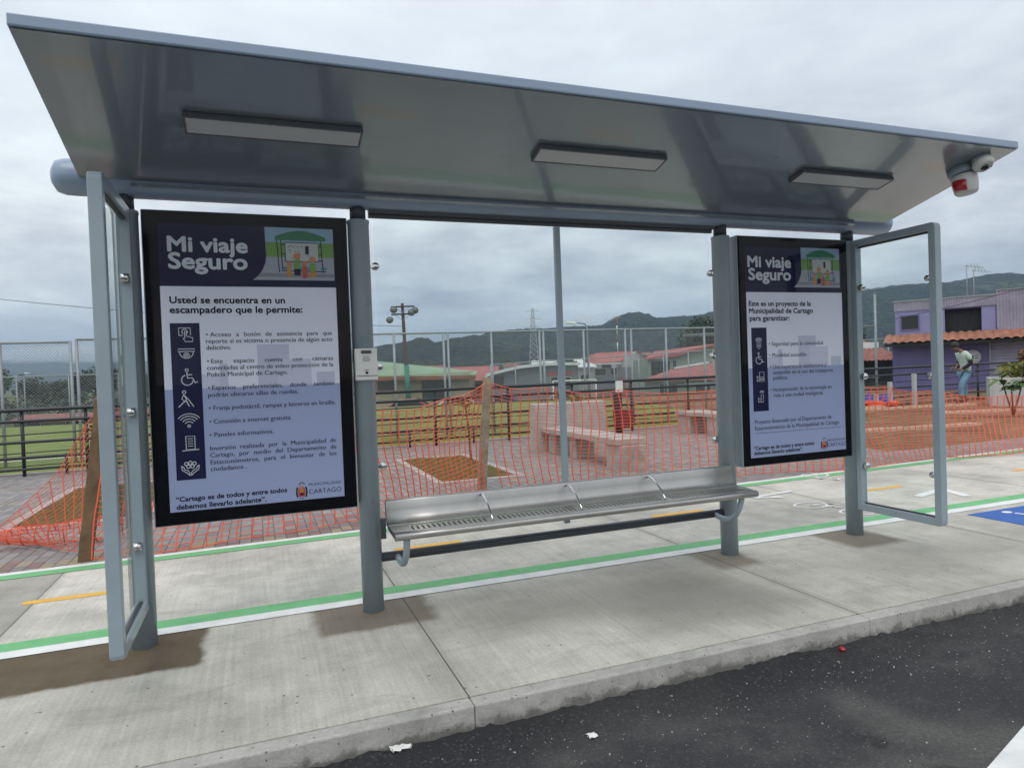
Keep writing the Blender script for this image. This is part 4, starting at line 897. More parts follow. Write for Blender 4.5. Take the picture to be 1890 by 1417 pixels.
chain('tall galvanised chain-link fence running behind the middle of the shelter',-3.39,16.2,16,16,lambda x:2.50+.004*x,(-3.39,-1.4,.8,3.085,4.30,4.413,5.53,6.84,6.947,8.10,9.35,9.537,10.64,11.91,13.2,14.6,16.1),.062,.030,.0027)
chain('low distant chain-link fence along the far left side of the field',-32,-3,36,36,lambda x:2.1,[-32+2.0*i for i in range(15)],.16,.035,.004)
chain('distant chain-link fence on the far side of the field, rising to the right',12,32,35,27,lambda x:1.95+.030*(x-12),[12+1.25*i for i in range(17)],.11,.035,.0035)
# ================================================================ far frames: everything here faces the road squarely
RZ=-R_(20.685)
def far(name,label,cat,loc,group=None): return thing(name,label,cat,loc,group,RZ)
def fp(name,mb,m,t,bev=0): return build(name,mb,m,t,bev)
def rib_sheet(x0,x1,z0,z1,y,pitch,amp,vert=True,yb=None):
    mb=MB(); vs=[];fs=[]
    if vert:
        n=int((x1-x0)/pitch*4)
        for i in range(n+1):
            x=x0+(x1-x0)*i/n; d=amp*(1 if (i%4) in (1,2) else 0); vs+=[(x,y-d,z0),(x,(yb if yb is not None else y)-d,z1)]
    else:
        n=int((z1-z0)/pitch*3)
        for i in range(n+1):
            z=z0+(z1-z0)*i/n; d=amp*(1,.35,0)[i%3]; vs+=[(x0,y-d,z),(x1,y-d,z)]
    for i in range(n): fs.append((2*i,2*i+2,2*i+3,2*i+1) if vert else (2*i,2*i+1,2*i+3,2*i+2))
    return mb.add(vs,fs)
def tiles(x0,x1,ya,za,yb,zb,pitch=.24,amp=.05,m=8):
    mb=MB(); n=int((x1-x0)/pitch*m); rows=5; vs=[];fs=[]
    for i in range(n+1):
        x=x0+(x1-x0)*i/n; h=amp*abs(math.sin(math.pi*(x-x0)/pitch))
        for j in range(rows+1):
            f=j/rows; vs.append((x,ya+(yb-ya)*f,za+(zb-za)*f+h+.012*((j*7)%3)))
    for i in range(n):
        for j in range(rows): a=i*(rows+1)+j; fs.append((a,a+rows+1,a+rows+2,a+1))
    return mb.add(vs,fs,False)
def window(t,x0,x1,z0,z1,y,glass=None,fr=None,bars=0):
    w_=.05; f=fp('window',MB().box((x0-w_,y-.04,z0-w_),(x1+w_,y+.02,z0)).box((x0-w_,y-.04,z1),(x1+w_,y+.02,z1+w_)).box((x0-w_,y-.04,z0+.001),(x0,y+.02,z1-.001)).box((x1,y-.04,z0+.001),(x1+w_,y+.02,z1-.001)),fr or WALLW,t)
    fp('pane',MB().box((x0+.001,y-.012,z0+.001),(x1-.001,y+.01,z1-.001)),glass or DARKW,f)
    if bars: 
        m=MB()
        for i in range(1,bars+1): x=x0+(x1-x0)*i/(bars+1); m.box((x-.012,y-.03,z0+.002),(x+.012,y-.014,z1-.002))
        fp('bars',m,RAILM,f)
# ---- the purple house
PH=-R_(54)
t=thing('house','purple two-storey house with clay-tile awning and corrugated upper wall','house',(23.9,19.86,0),None,PH)
k=27/1248.
def px(p): q=(p-945)/1248.; return (q*27-15.36)/(.836+.549*q)
top=3.73
fp('lower_wall',MB().box((-.1,0,-.4),(2.98,6,2.25)).box((2.98,.001,-.4),(3.07,6,2.25)).box((3.07,.001,2.0),(9,6,2.25)),PURP,t)
fp('upper_wall',MB().box((0,.5,2.251),(1.69,6,3.36)).box((1.69,.5,2.251),(2.88,1.6,2.40)).box((1.69,.5,3.33),(2.88,1.6,3.36)).box((2.88,.5,2.251),(3.32,6,3.42)),PURP_L,t)
fp('opening',MB().box((1.69,1.55,2.40),(2.88,1.62,3.33)),DARKW,t)
m=MB(); 
for i in range(6): m.box((1.72+i*.2,1.50,2.41),(1.74+i*.2,1.54,3.32))
fp('grille',m,DARK,t)
fp('parapet',rib_sheet(-.03,3.34,3.36,top,.47,.085,.02),CORR,t)
fp('parapet_cap',MB().box((-.08,.43,top),(3.34,.62,top+.05)),GALV,t)
fp('corrugated_wall',rib_sheet(3.34,9.2,2.30,top+.16,.45,.10,.025),CORR,t)
fp('wall_cap',MB().box((3.34,.40,top+.16),(9.2,.7,top+.20)),GALV,t)
fp('core',MB().box((3.33,.52,2.26),(9.1,6,top+.1)),WALLGR,t)
fp('awning',tiles(-.35,9.2,-.95,2.05,.46,2.36,.27,.06),TILE,t)
fp('awning_beam',MB().box((-.3,-.8,1.93),(9.1,-.66,2.05)).box((-.3,-.66,2.02),(9.1,-.01,2.05)),DARKWALL,t)
window(t,.22,.80,2.62,3.15,.5,None,PURP)
window(t,.85,1.25,1.05,1.3,0.0,None,PURP); window(t,2.05,2.35,1.05,1.3,0,DARKW,PURP)
fp('roller_shutter',rib_sheet(3.10,9.0,-.2,1.98,.06,.115,.035,False),SHUT,t)
fp('shutter_frame',MB().box((3.07,-.03,-.3),(3.13,.03,2.02)).box((3.13,-.03,1.96),(9.0,.03,2.02)),GALV,t)
fp('pilaster',MB().box((2.55,-.04,-.3),(2.64,-.001,2.0)).box((1.30,-.04,-.3),(1.36,-.001,2.0)).box((1.42,-.04,-.3),(1.46,-.001,2.0)),PURP,t)
s_=fp('round_sign',MB().lathe([(.0,0),(.27,0),(.27,.02),(0,.02)],(2.55,-.06,1.42),(0,-1,0),28),INKW,t)
m=MB(); m.poly_y(disc(2.50,1.40,.09,14),-.084).stroke([(2.60,1.46),(2.70,1.48)],.03,-.084).stroke([(2.62,1.36),(2.72,1.40)],.03,-.084).stroke([(2.33,1.46),(2.40,1.44)],.03,-.084); fp('sign_mark',m,INK,s_)
fp('door_panel',MB().box((.15,-.03,-.3),(1.25,-.002,1.95)),PURP,t)
# aerials on the purple house
for (x,z1,lb) in ((px(1791),1.5+(658-498)*k,'tall thin television aerial on the purple house roof'),(px(1804),1.5+(658-507)*k,'shorter thin television aerial on the purple house roof')):
    lx=Vector((23.9,19.86,0))+Matrix.Rotation(PH,3,'Z')@Vector((x,.5,0))
    a=thing('television_aerial',lb,'aerial',(lx.x,lx.y,3.4),None,PH)
    fp('mast',MB().tube([(0,0,0),(0,0,z1-3.4)],.018,6),GALV,a)
    m=MB().tube([(-.05,0,z1-3.42),(.55,0,z1-3.55)],.010,5)
    for i in range(4): m.tube([(.05+.12*i,0,z1-3.42-.02*i-.11),(.05+.09*i,0,z1-3.42-.02*i+.09)],.007,4)
    fp('boom',m,GALV,a)
# ---- small tiled house with the white canopy
t=far('house','low dark house with old red tiled roof left of the purple house','house',(27.4,25.0,0))
fp('wall',MB().box((-.6,0,-1.4),(2.0,5,1.42)),DARKWALL,t); fp('roof',tiles(-1.2,2.2,-.5,1.38,1.6,1.98,.22,.05),TILED,t); fp('canopy',MB().box((-1.0,1.7,2.0),(2.1,3.0,2.34)),ROOFW,t)
fp('canopy_peak',MB().add([(.65,1.8,2.342),(1.65,1.8,2.342),(1.65,2.8,2.342),(.65,2.8,2.342),(1.2,2.3,2.62)],[(0,1,4),(1,2,4),(2,3,4),(3,0,4)]),PYLR,t)
# ---- the row of houses beyond the field
GZ=-1.45
def roofq(p): # quad with thickness
    a=[Vector(q) for q in p]; mb=MB(); mb.add(a+[q-Vector((0,0,.09)) for q in a],[(0,1,2,3),(7,6,5,4),(0,4,5,1),(1,5,6,2),(2,6,7,3),(3,7,4,0)]); return mb
t=far('house','long beige house under a pale green metal roof beyond the field','house',(6.0,49.05,GZ)); z=lambda v:v-GZ
fp('wall',MB().box((0,0,0),(8.7,7,z(1.62))),BEIGE,t)
fp('roof',roofq([(-.6,-.7,z(1.66)),(9.2,-.7,z(1.42)),(9.0,6,z(1.66)),(-.6,6,z(3.0))]),ROOFG,t)
fp('eave_trim',MB().add([(-.6,-.74,z(1.30)),(9.2,-.74,z(1.12)),(9.2,-.74,z(1.36)),(-.6,-.74,z(1.58)),(-.6,-.70,z(1.30)),(9.2,-.70,z(1.12)),(9.2,-.70,z(1.36)),(-.6,-.70,z(1.58))],[(0,1,2,3),(7,6,5,4),(0,4,5,1),(2,6,7,3)]),BROWN,t)
window(t,2.2,3.35,z(.55),z(1.15),0,None,BROWN,4); window(t,5.35,7.2,z(-.2),z(1.12),0,None,BROWN,6); window(t,4.1,4.4,z(.4),z(1.1),0,None,BEIGE)
t=far('house','small house with dull red roof behind the pale timber stake','house',(14.2,54.5,GZ)); 
fp('wall',MB().box((0,0,0),(4.2,5,z(.95))),WALLW,t); fp('roof',roofq([(-.4,-.5,z(.92)),(4.6,-.5,z(.92)),(4.6,3,z(1.75)),(-.4,3,z(1.75))]),ROOFR,t); window(t,.5,1.7,z(-.2),z(.6),0); window(t,2.5,3.4,z(-.2),z(.6),0)
t=far('house','grey rendered house with a curved white roof edge','house',(16.6,49.3,GZ))
fp('wall',MB().box((0,0,0),(7.0,6,z(1.50))),WALLGR,t)
prof=[(-.1,1.42),(1.2,1.72),(2.6,1.98),(4.2,2.1),(5.6,2.1),(7.1,2.05)]
m=MB(); m.prism([(a,z(b_)) for a,b_ in prof]+[(a,z(b_-.22)) for a,b_ in prof[::-1]],'y',-.5,5.5); fp('roof',m,ROOFW,t)
fp('gable_fill',MB().prism([(0,z(1.49)),(7,z(1.49)),(7,z(1.82)),(4.2,z(1.87)),(2.6,z(1.75)),(1.2,z(1.48))],'y',.02,.3),WALLGR,t)
window(t,.45,1.25,z(.35),z(1.2),0,None,BROWN); window(t,4.9,5.4,z(.2),z(1.0),0); fp('red_band',MB().box((4.6,-.06,z(1.12)),(6.6,-.003,z(1.42))),ROOFR,t); window(t,5.7,6.4,z(.0),z(.95),0,GLASSD)
t=far('house','pale cream low house between the grey house and the red roofs','house',(24.4,52.9,GZ))
fp('wall',MB().box((0,0,0),(3.0,4,z(1.75))),WALLW,t); fp('roof',roofq([(-.1,-.3,z(1.78)),(3.2,-.3,z(1.70)),(3.2,4,z(2.1)),(-.1,4,z(2.1))]),ROOFW,t); window(t,.6,1.2,z(.3),z(1.0),0); window(t,1.8,2.5,z(.3),z(1.0),0)
t=far('house','white-gabled house with faded red roof and white eave','house',(28.6,55.5,GZ))
fp('wall',MB().box((0,0,0),(5.7,6,z(1.55))),WALLGR,t)
fp('gable',MB().prism([(2.9,z(1.56)),(5.7,z(1.56)),(5.7,z(2.15)),(4.4,z(2.95)),(2.9,z(2.2))],'y',-.02,5.9),WALLW,t)
fp('roof',roofq([(-.3,-.5,z(2.0)),(2.9,-.5,z(2.15)),(4.3,2.0,z(3.05)),(.8,2.0,z(3.0))]),ROOFR,t); fp('gable_roof',roofq([(4.4,-.4,z(3.0)),(6.0,-.4,z(2.05)),(6.0,6,z(2.05)),(4.4,6,z(3.0))]),ROOFR,t)
fp('eave',MB().box((-.3,-.56,z(1.88)),(2.9,-.51,z(1.99))),ROOFW,t); window(t,.5,1.5,z(.9),z(1.5),0); window(t,1.9,2.5,z(.9),z(1.5),0); fp('porch_wall',MB().box((2.6,-.5,0),(5.6,-.03,z(.6))),ROOFR,t)
t=far('house','pale green house under a long red pitched roof','house',(28.2,45.0,GZ))
fp('wall',MB().prism([(0,0),(6.0,0),(6.0,z(3.05)),(5.4,z(3.05)),(1.6,z(2.1)),(0,z(2.1))],'y',0,6),WALLG,t)
fp('roof',roofq([(-.3,-.4,z(2.13)),(2.0,-.4,z(2.30)),(5.5,-.4,z(3.12)),(1.2,3,z(2.75))]),ROOFR,t); window(t,.25,1.7,z(.75),z(1.9),0,GLASSD,WALLG); window(t,1.95,2.2,z(.8),z(1.9),0,GLASSD,WALLG)
t=far('house','low house with a broad red roof close to the far fence','house',(24.2,39.0,GZ))
fp('wall',MB().box((0,.2,0),(5.6,4,z(.62))),WALLG,t); fp('roof',roofq([(-.4,-.3,z(.62)),(5.8,-.3,z(.55)),(5.8,2.6,z(1.62)),(2.4,2.6,z(1.28))]),ROOFR,t); fp('roof_edge',MB().beam((2.6,2.6,z(1.36)),(5.0,2.6,z(1.66)),.2,.12),ROOFW,t); window(t,1.0,2.2,z(-.5),z(.3),.2); window(t,3.4,4.4,z(-.5),z(.3),.2)
t=far('house','far house with orange-brown roof behind the left trees','house',(-17.5,62,GZ))
fp('wall',MB().box((0,0,0),(9,4,z(-.85))),WALLGR,t); fp('roof',roofq([(-.5,-.6,z(-.9)),(9.5,-.6,z(-.9)),(9.5,2,z(-.45)),(-.5,2,z(-.45))]),TILED,t); window(t,1,2,z(-1.25),z(-1.0),0); window(t,4,5,z(-1.25),z(-1.0),0)
for (ax,ay,w_,h_,wm,rm,lb) in ((17.5,68,6,1.3,WALLW,ROOFR,'white house with red roof glimpsed behind the grey rendered house'),(27.6,66,5,1.7,BEIGE,ROOFW,'beige house with white roof behind the cream low house'),(36.5,70,7,2.3,WALLW,TILED,'tall white house with old tiled roof behind the white gable'),(22.5,60,3.6,.9,WALLGR,ROOFR,'narrow grey house with red roof right of the grey rendered house'),(11.5,66,5.5,1.5,WALLW,TILED,'white house with brown roof behind the green roofed house')):
    t=far('house',lb,'house',(ax,ay,GZ)); fp('wall',MB().box((0,0,0),(w_,5,z(h_))),wm,t); fp('roof',MB().prism([(-.5,z(h_)),(5.5,z(h_)),(2.5,z(h_+.95))],'x',-.3,w_+.3),rm,t); window(t,w_*.15,w_*.35,z(h_-1.0),z(h_-.25),0); window(t,w_*.6,w_*.85,z(h_-1.0),z(h_-.25),0)
# ---- floodlight pole, pylon, mast, lamp, wires
t=far('floodlight_pole','brown timber floodlight pole with two crossarms and green painted foot','floodlight',(9.68,46.6,GZ))
zt=6.55-GZ
fp('pole',MB().tube([(.18,0,0),(.09,0,zt*.5),(0,0,zt)],[.17,.14,.10],10),POLEW,t); fp('painted_band',MB().tube([(.175,0,.9),(.128,0,3.7)],[.19,.17],10),PAINTG,t)
for (z_,w_) in ((6.30-GZ,.85),(5.78-GZ,.85)):
    a=fp('crossarm',MB().box((-w_*.9,-.16,z_-.05),(w_,-.08,z_+.05)),POLEW,t)
    fp('brace',MB().beam((-.5,-.13,z_-.05),(0,-.1,z_-.45),.03,.03),GALV,a); fp('brace',MB().beam((.5,-.13,z_-.05),(0,-.1,z_-.45),.03,.03),GALV,a)
for (x,z_) in ((-.62,6.1-GZ),(.98,6.02-GZ),(-.92,5.42-GZ),(.72,5.88-GZ)):
    l=fp('floodlight',MB().lathe([(.0,0),(.10,.0),(.12,.12),(.24,.30),(.25,.34),(.22,.35)],(x,-.15,z_+.12),(.3 if x<0 else -.2,-1,-.55),16),DARK,t)
    fp('lens',MB().lathe([(.0,.0),(.215,.0),(.215,.006),(0,.008)],Vector((x,-.15,z_+.12))+Vector((.3 if x<0 else -.2,-1,-.55)).normalized()*.352,(.3 if x<0 else -.2,-1,-.55),16),GALV,l)
t=far('lattice_pylon','tall thin lattice pylon with white legs in front of the hills','pylon',(100.2,240.3,GZ))
H=27; hw=lambda z:1.9*(1-z/H)*.95+.35
for sx in (-1,1):
    for sy in (-1,1): fp('leg',MB().tube([(sx*hw(z_),sy*hw(z_),z_) for z_ in (0,9,18,H)],.14,5),PYL,t)
m=MB()
for i in range(13):
    za,zb=H*i/13,H*(i+1)/13
    for s in (-1,1): m.tube([(-s*hw(za),-hw(za),za),(s*hw(zb),-hw(zb),zb)],.07,4); m.tube([(-s*hw(za),hw(za),za),(s*hw(zb),hw(zb),zb)],.07,4)
    m.tube([(-hw(zb),-hw(zb),zb),(hw(zb),-hw(zb),zb)],.07,4)
fp('bracing',m,PYL,t)
for z_ in (20,23.2,26.2): fp('arm',MB().tube([(-2.8,0,z_-.3),(0,0,z_+.2),(2.8,0,z_-.3)],.09,4),PYL,t)
t=far('radio_mast','thin orange and white radio mast on the far side of the houses','mast',(60.2,105.7,GZ))
for i in range(8): fp('mast_section',MB().tube([(0,0,1.5*i),(0,0,1.5*i+1.5)],.10,6),PYLR if i%2 else ROOFW,t)
t=far('street_lamp','grey street lamp with curved arm rising above the far fence','street lamp',(17.2,33.5,GZ))
fp('lamp_post',MB().tube([(0,0,0),(0,0,5.2),(-.1,0,5.45),(-.6,-.1,5.55)],[.07,.05,.045,.04],8),GALV,t); fp('lamp_head',MB().obox((-.85,-.12,5.53),(.55,.22,.12),Matrix.Rotation(.15,3,'Y')),ROOFW,t,.03)
t=far('fence_post','tall galvanised pole with two horizontal arms near the low tiled house','pole',(18.05,15.66,0))
fp('pole',MB().tube([(-.02,0,-.3),(0,0,3.5)],.038,8),GALV,t)
fp('arm',MB().tube([(-6,0,2.45),(0,0,2.52)],.022,6),GALV,t); fp('arm',MB().tube([(-6,.02,2.40),(0,.02,2.47)],.016,6),GALV,t); fp('arm',MB().tube([(-6,0,.92),(.05,0,.92)],.022,6),GALV,t)
def wire(a,b,sag,label,r_=.012):
    a=Vector(a);b=Vector(b); p=[]
    for i in range(17): f=i/16; q=a.lerp(b,f); q.z-=sag*4*f*(1-f); p.append(q)
    tag(build('power_line',MB().tube(p,r_,4,False),DARK),label,'cable')
wire((21.5,17.8,2.9),(34,15.2,5.9),.25,'dark cable rising to the right past the purple house',.013)
wire((-24,46,8.2),(9.7,46.6,4.95),.55,'thin dark cable sagging across the sky to the floodlight pole',.016)
wire((-28,60,2.6),(-8,60,2.2),.3,'thin dark cable across the far left trees',.02)
# small goal on the field
t=far('goal','small white football goal on the far side of the field','goal',(13.1,26.9,0))
g_w,g_h=1.85,1.02
fp('goal_post',MB().tube([(-g_w/2-.02,0,0),(-g_w/2-.02,0,g_h)],.032,8),WHITEM,t); fp('goal_post',MB().tube([(g_w/2+.02,0,0),(g_w/2+.02,0,g_h)],.032,8),WHITEM,t); fp('crossbar',MB().tube([(-g_w/2-.04,0,g_h+.005),(g_w/2+.04,0,g_h+.005)],.032,8),WHITEM,t)
m=MB()
for i in range(16): x=-g_w/2+g_w*i/15; m.tube([(x,0,g_h),(x,.55,0)],.004,3,False)
for j in range(8): f=j/7; m.tube([(-g_w/2,.55*f,g_h*(1-f)),(g_w/2,.55*f,g_h*(1-f))],.004,3,False)
fp('goal_net',m,DARK,t)
# ================================================================ concrete seat, bin, planter
t=thing('concrete_seat','long pale concrete seat with back wall, slab and end block on the paving','concrete seat',(5.1,10.2,0))
pt('back_wall',MB().box((4.80,11.55,-.02),(6.28,11.85,.885)),CONC_L,t,.015)
pt('seat_slab',MB().box((4.90,8.70,.36),(5.42,11.54,.455)),CONC_L,t,.012)
pt('end_block',MB().box((4.93,8.66,-.02),(5.40,9.12,.358)),CONC_L,t,.012)
pt('leg_block',MB().box((5.0,10.3,-.02),(5.35,10.55,.358)),CONC_L,t,.01)
pt('leg_block',MB().box((5.0,11.2,-.02),(5.35,11.45,.358)),CONC_L,t,.01)
t=thing('concrete_seat','second concrete seat, half hidden by the third shelter post','concrete seat',(9.3,12.2,0))
pt('seat_slab',MB().box((8.95,11.6,.38),(9.6,13.2,.47)),CONC_L,t,.012); pt('end_block',MB().box((9.0,11.65,-.02),(9.55,12.1,.378)),CONC_L,t,.012); pt('end_block',MB().box((9.0,12.7,-.02),(9.55,13.15,.378)),CONC_L,t,.012)
t=thing('litter_bin','dark red litter bin on a dark post with small white sign','litter bin',(6.65,11.6,0))
pt('post',MB().box((6.56,11.66,-.02),(6.70,11.76,1.02)),DARKWALL,t,.005)
pt('bin_body',MB().prism([(6.50,.34),(6.76,.34),(6.80,.70),(6.46,.70)],'y',11.38,11.64),P('bin_red',(.17,.022,.025),.5,0,.2,5),t,.01)
pt('sign_plate',MB().box((6.56,11.63,1.03),(6.71,11.655,1.25)),WHITEM,t)
t=thing('planter','square white concrete planter beside the roller shutter','planter',(17.83,12.06,0),None,-R_(52))
m=MB(); m.box((0,0,-.1),(.06,1.2,.88)).box((.061,0,-.1),(1.7,.06,.88)).box((1.64,.061,-.1),(1.7,1.2,.88)).box((.061,1.14,-.1),(1.639,1.2,.88)); fp('box',m,CONC_W,t,.008)
fp('soil',MB().box((.062,.062,.5),(1.638,1.138,.80)),SOIL,t)
for (px_,py_,h0,h1,lb) in ((15.66,13.63,.0,.53,'shortest white stake by the orange bundle'),(16.02,13.5,.0,.85,'middle white stake in front of the purple house'),(16.64,13.27,.0,1.05,'tallest white stake, nearest the shelter glass frame')):
    tag(build('marker_stake',MB().box((px_-.045,py_-.045,h0),(px_+.045,py_+.045,h1)),CONC_W,None,.006,(px_,py_,0)),lb,'stake','white marker stakes along the railing')
# timber planks and bits lying on the earth
def plank(a,b,w_,label,m=PLANK): tag(build('plank',MB().beam(a,b,w_,.06),m,None,.003,a),label,'plank','planks on the bare earth')
plank((14.2,10.7,.24),(17.6,9.5,.24),.16,'longest pale plank lying across the earth in front of the planter')
plank((10.4,9.5,.16),(13.0,9.0,.17),.10,'thin brown plank lying on the earth behind the glass frame')
plank((13.2,12.6,.26),(16.6,11.6,.28),.12,'pale plank on the crest of the earth bank')
plank((12.2,13.3,.26),(15.2,13.0,.24),.10,'weathered plank along the back edge of the earth')
mbx=MB(); rnd=random.Random(12)
for k in range(14): 
    c=Vector((15.35+rnd.uniform(-.45,.3),13.2+rnd.uniform(-.2,.2),.17+rnd.uniform(0,.18))); mbx.obox(c,(.3,.2,.10),Matrix.Rotation(rnd.uniform(0,3),3,'Z')@Matrix.Rotation(rnd.uniform(-.4,.4),3,'X'))
tag(build('net_bundle',mbx,NETM,None,.03,(15.3,13.2,.1)),'bundle of folded orange netting at the foot of the railing','bundle')
for i,(x,y,s,lb) in enumerate(((15.75,13.95,.2,'blue plastic sack left of the white stakes'),(16.3,13.9,.22,'blue plastic sack between the white stakes'))):
    n=10; m=MB().lathe([(.0,0),(s,.0),(s*1.15,.12),(s*.9,.28),(s*.35,.36),(s*.2,.42),(0,.43)],(x,y,.12),(0.1*i,0,1),12); m.v=[tuple(wob(Vector(v),.05,5)) for v in m.v]; tag(build('sack',m,TARP,None,0,(x,y,.12)),lb,'sack')
# ================================================================ plants
def leaves(mb,c,rad,n,s,seed,flat=1.0,shell=.35):
    rnd=random.Random(seed); c=Vector(c)
    for k in range(n):
        d=Vector((rnd.gauss(0,1),rnd.gauss(0,1),rnd.gauss(0,1))).normalized(); r_=(rnd.random()**shell)
        p=c+Vector((d.x*rad[0],d.y*rad[1],d.z*rad[2]))*r_
        a=Vector((rnd.gauss(0,1),rnd.gauss(0,1),rnd.gauss(0,.6))).normalized(); b_=a.cross(Vector((rnd.gauss(0,1),rnd.gauss(0,1),rnd.gauss(0,1)))).normalized()
        L=s*rnd.uniform(.6,1.3); mb.add([p-a*L*.5,p+b_*L*.24,p+a*L*.5,p-b_*L*.24],[(0,1,2,3)])
    return mb
def bigleaf(mb,base,dirv,L,W,droop=.3):
    base=Vector(base);d=Vector(dirv).normalized(); s=d.cross(Vector((0,0,1))).normalized(); n=6;vs=[]
    for i in range(n+1):
        f=i/n; p=base+d*L*f-Vector((0,0,droop*L*f*f)); w_=W*math.sin(math.pi*min(1,f*.93+.04))**.8
        vs+=[p-s*w_/2,p+Vector((0,0,-w_*.12)),p+s*w_/2]
    fs=[]
    for i in range(n): a=i*3; fs+=[(a,a+1,a+4,a+3),(a+1,a+2,a+5,a+4)]
    mb.add(vs,fs,True)
t=thing('shrub','leafy shrub with russet top growing in the white planter','shrub',(18.75,11.75,.8))
m=MB(); 
for (dx,dz,rx) in ((-.35,.12,.3),(.0,.18,.36),(.4,.14,.34),(.75,.2,.35),(1.1,.12,.3)): leaves(m,(18.75+dx*.62,11.75-dx*.79,.92+dz),(rx,.3,.22),190,.13,int(50+dx*10))
pt('foliage',m,LEAFY,t); m=MB(); leaves(m,(18.72,11.75,1.42),(.17,.16,.2),150,.13,3); leaves(m,(18.9,11.6,1.46),(.15,.15,.18),110,.13,5); pt('russet_top',m,LEAFR,t); m=MB().tube([(18.72,11.8,.75),(18.72,11.75,1.3)],.025,6); m.tube([(18.8,11.75,.8),(18.9,11.62,1.35)],.02,6); pt('stem',m,BARK,t)
def sapling(label,base,top,stems,ncl,L,W,mat,seed):
    rnd=random.Random(seed); t=thing('sapling',label,'sapling',base); 
    m=MB(); tips=[]
    for tp in stems: m.tube([base,Vector(base).lerp(Vector(tp),.5)+Vector((rnd.uniform(-.02,.02),0,0)),tp],[.022,.017,.010],7); tips.append(Vector(tp))
    pt('stem',m,BARK,t); m=MB()
    for tp in tips:
        for k in range(ncl):
            a=rnd.uniform(0,6.28); b_=Vector(base).lerp(tp,1-rnd.uniform(0,.22)); bigleaf(m,b_,(math.cos(a),math.sin(a),rnd.uniform(-.1,.9)),L*rnd.uniform(.7,1.2),W*rnd.uniform(.8,1.2),rnd.uniform(.2,.6))
    pt('foliage',m,mat,t); return t
sapling('young sapling with big green leaves and forked stem in front of the planter',(15.67,10.1,.12),None,[(15.45,10.2,1.0),(15.88,10.0,.95),(15.62,10.1,.8)],9,.30,.14,LEAF,1)
sapling('thin sapling with drooping yellow-green leaves in the middle tree pit',(3.36,11.0,.0),None,[(3.28,11.0,1.08)],12,.30,.09,LEAFY,2)
sapling('small light green sapling in the left tree pit behind the brown stake',(-1.95,10.3,.0),None,[(-1.93,10.3,1.45),(-2.05,10.25,1.0)],11,.20,.10,LEAF,3)
sapling('spiky green and yellow plant beside the concrete back wall',(6.05,12.3,.0),None,[(6.06,12.3,1.02),(6.15,12.3,.95)],9,.28,.08,LEAFY,4)
def tree(label,base,h,rad,n,s,seed,mat=LEAFD):
    rnd=random.Random(seed); t=thing('tree',label,'tree',base,'trees beyond the field'); B=Vector(base)
    m=MB().tube([B,B+Vector((.1,0,h*.35)),B+Vector((0,.1,h*.7))],[.28,.2,.1],7)
    cl=[]
    for k in range(9):
        a=rnd.uniform(0,6.28); rr_=rnd.uniform(.25,.75); c=B+Vector((math.cos(a)*rad*rr_,math.sin(a)*rad*rr_,h*rnd.uniform(.45,.9))); cl.append(c); m.tube([B+Vector((0,.05,h*.4)),c],[.1,.04],5)
    pt('trunk',m,BARK,t); m=MB(); 
    for c in cl+[B+Vector((0,0,h*.85))]: q=rad*rnd.uniform(.35,.55); leaves(m,c,(q,q,q*.8),n//9,s,rnd.randint(0,999),1,.5)
    pt('crown',m,mat,t)
for (x,y,h,rd,lb) in ((-25,84,3.9,3.2,'dark broad tree at the far left edge beyond the field'),(-21.3,82,3.3,2.6,'low dark tree second from the left beyond the field'),(-18.6,80,2.9,2.2,'small dark tree with the thin light pole beside it'),(-15.6,81,4.0,3.0,'rounded dark tree just left of the shelter mast'),(-12,83,3.6,3.2,'dark tree seen through the left glass of the shelter'),(43.5,58.6,7.4,3.6,'large dark green tree behind the pale green house'),(47.5,57,6.6,3.4,'dark tree behind the right poster panel'),(52,50,5.0,3.0,'dark tree left of the low tiled house'),(26.8,55.5,3.2,1.6,'dark bush in front of the red-roofed houses')):
    tree(lb,(x,y,GZ),h+.6,rd,2600,.42,int(abs(x)*7))
m=MB(); rnd=random.Random(8)
for k in range(110): x=-44+rnd.uniform(0,44); leaves(m,(x,rnd.uniform(66,76),GZ+.9+rnd.uniform(-.1,.7)),(1.6,1.0,1.0),70,.4,k)
for k in range(60): x=rnd.uniform(10,60); leaves(m,(x,rnd.uniform(60,90),GZ+.7),(1.8,1.0,1.3),60,.45,k+200)
tag(build('undergrowth',m,LEAFD),'dark undergrowth and hedges beyond the field','undergrowth',kind='stuff')
t=far('light_pole','thin pale pole with small twin lamps among the left trees','light pole',(-17.8,66,GZ)); fp('pole',MB().tube([(0,0,0),(0,0,4.2)],.06,6),GALV,t); fp('lamp_head',MB().obox((-.2,0,4.2),(.4,.2,.12)),DARK,t); fp('lamp_head',MB().obox((.25,0,4.35),(.3,.2,.12)),ROOFW,t)
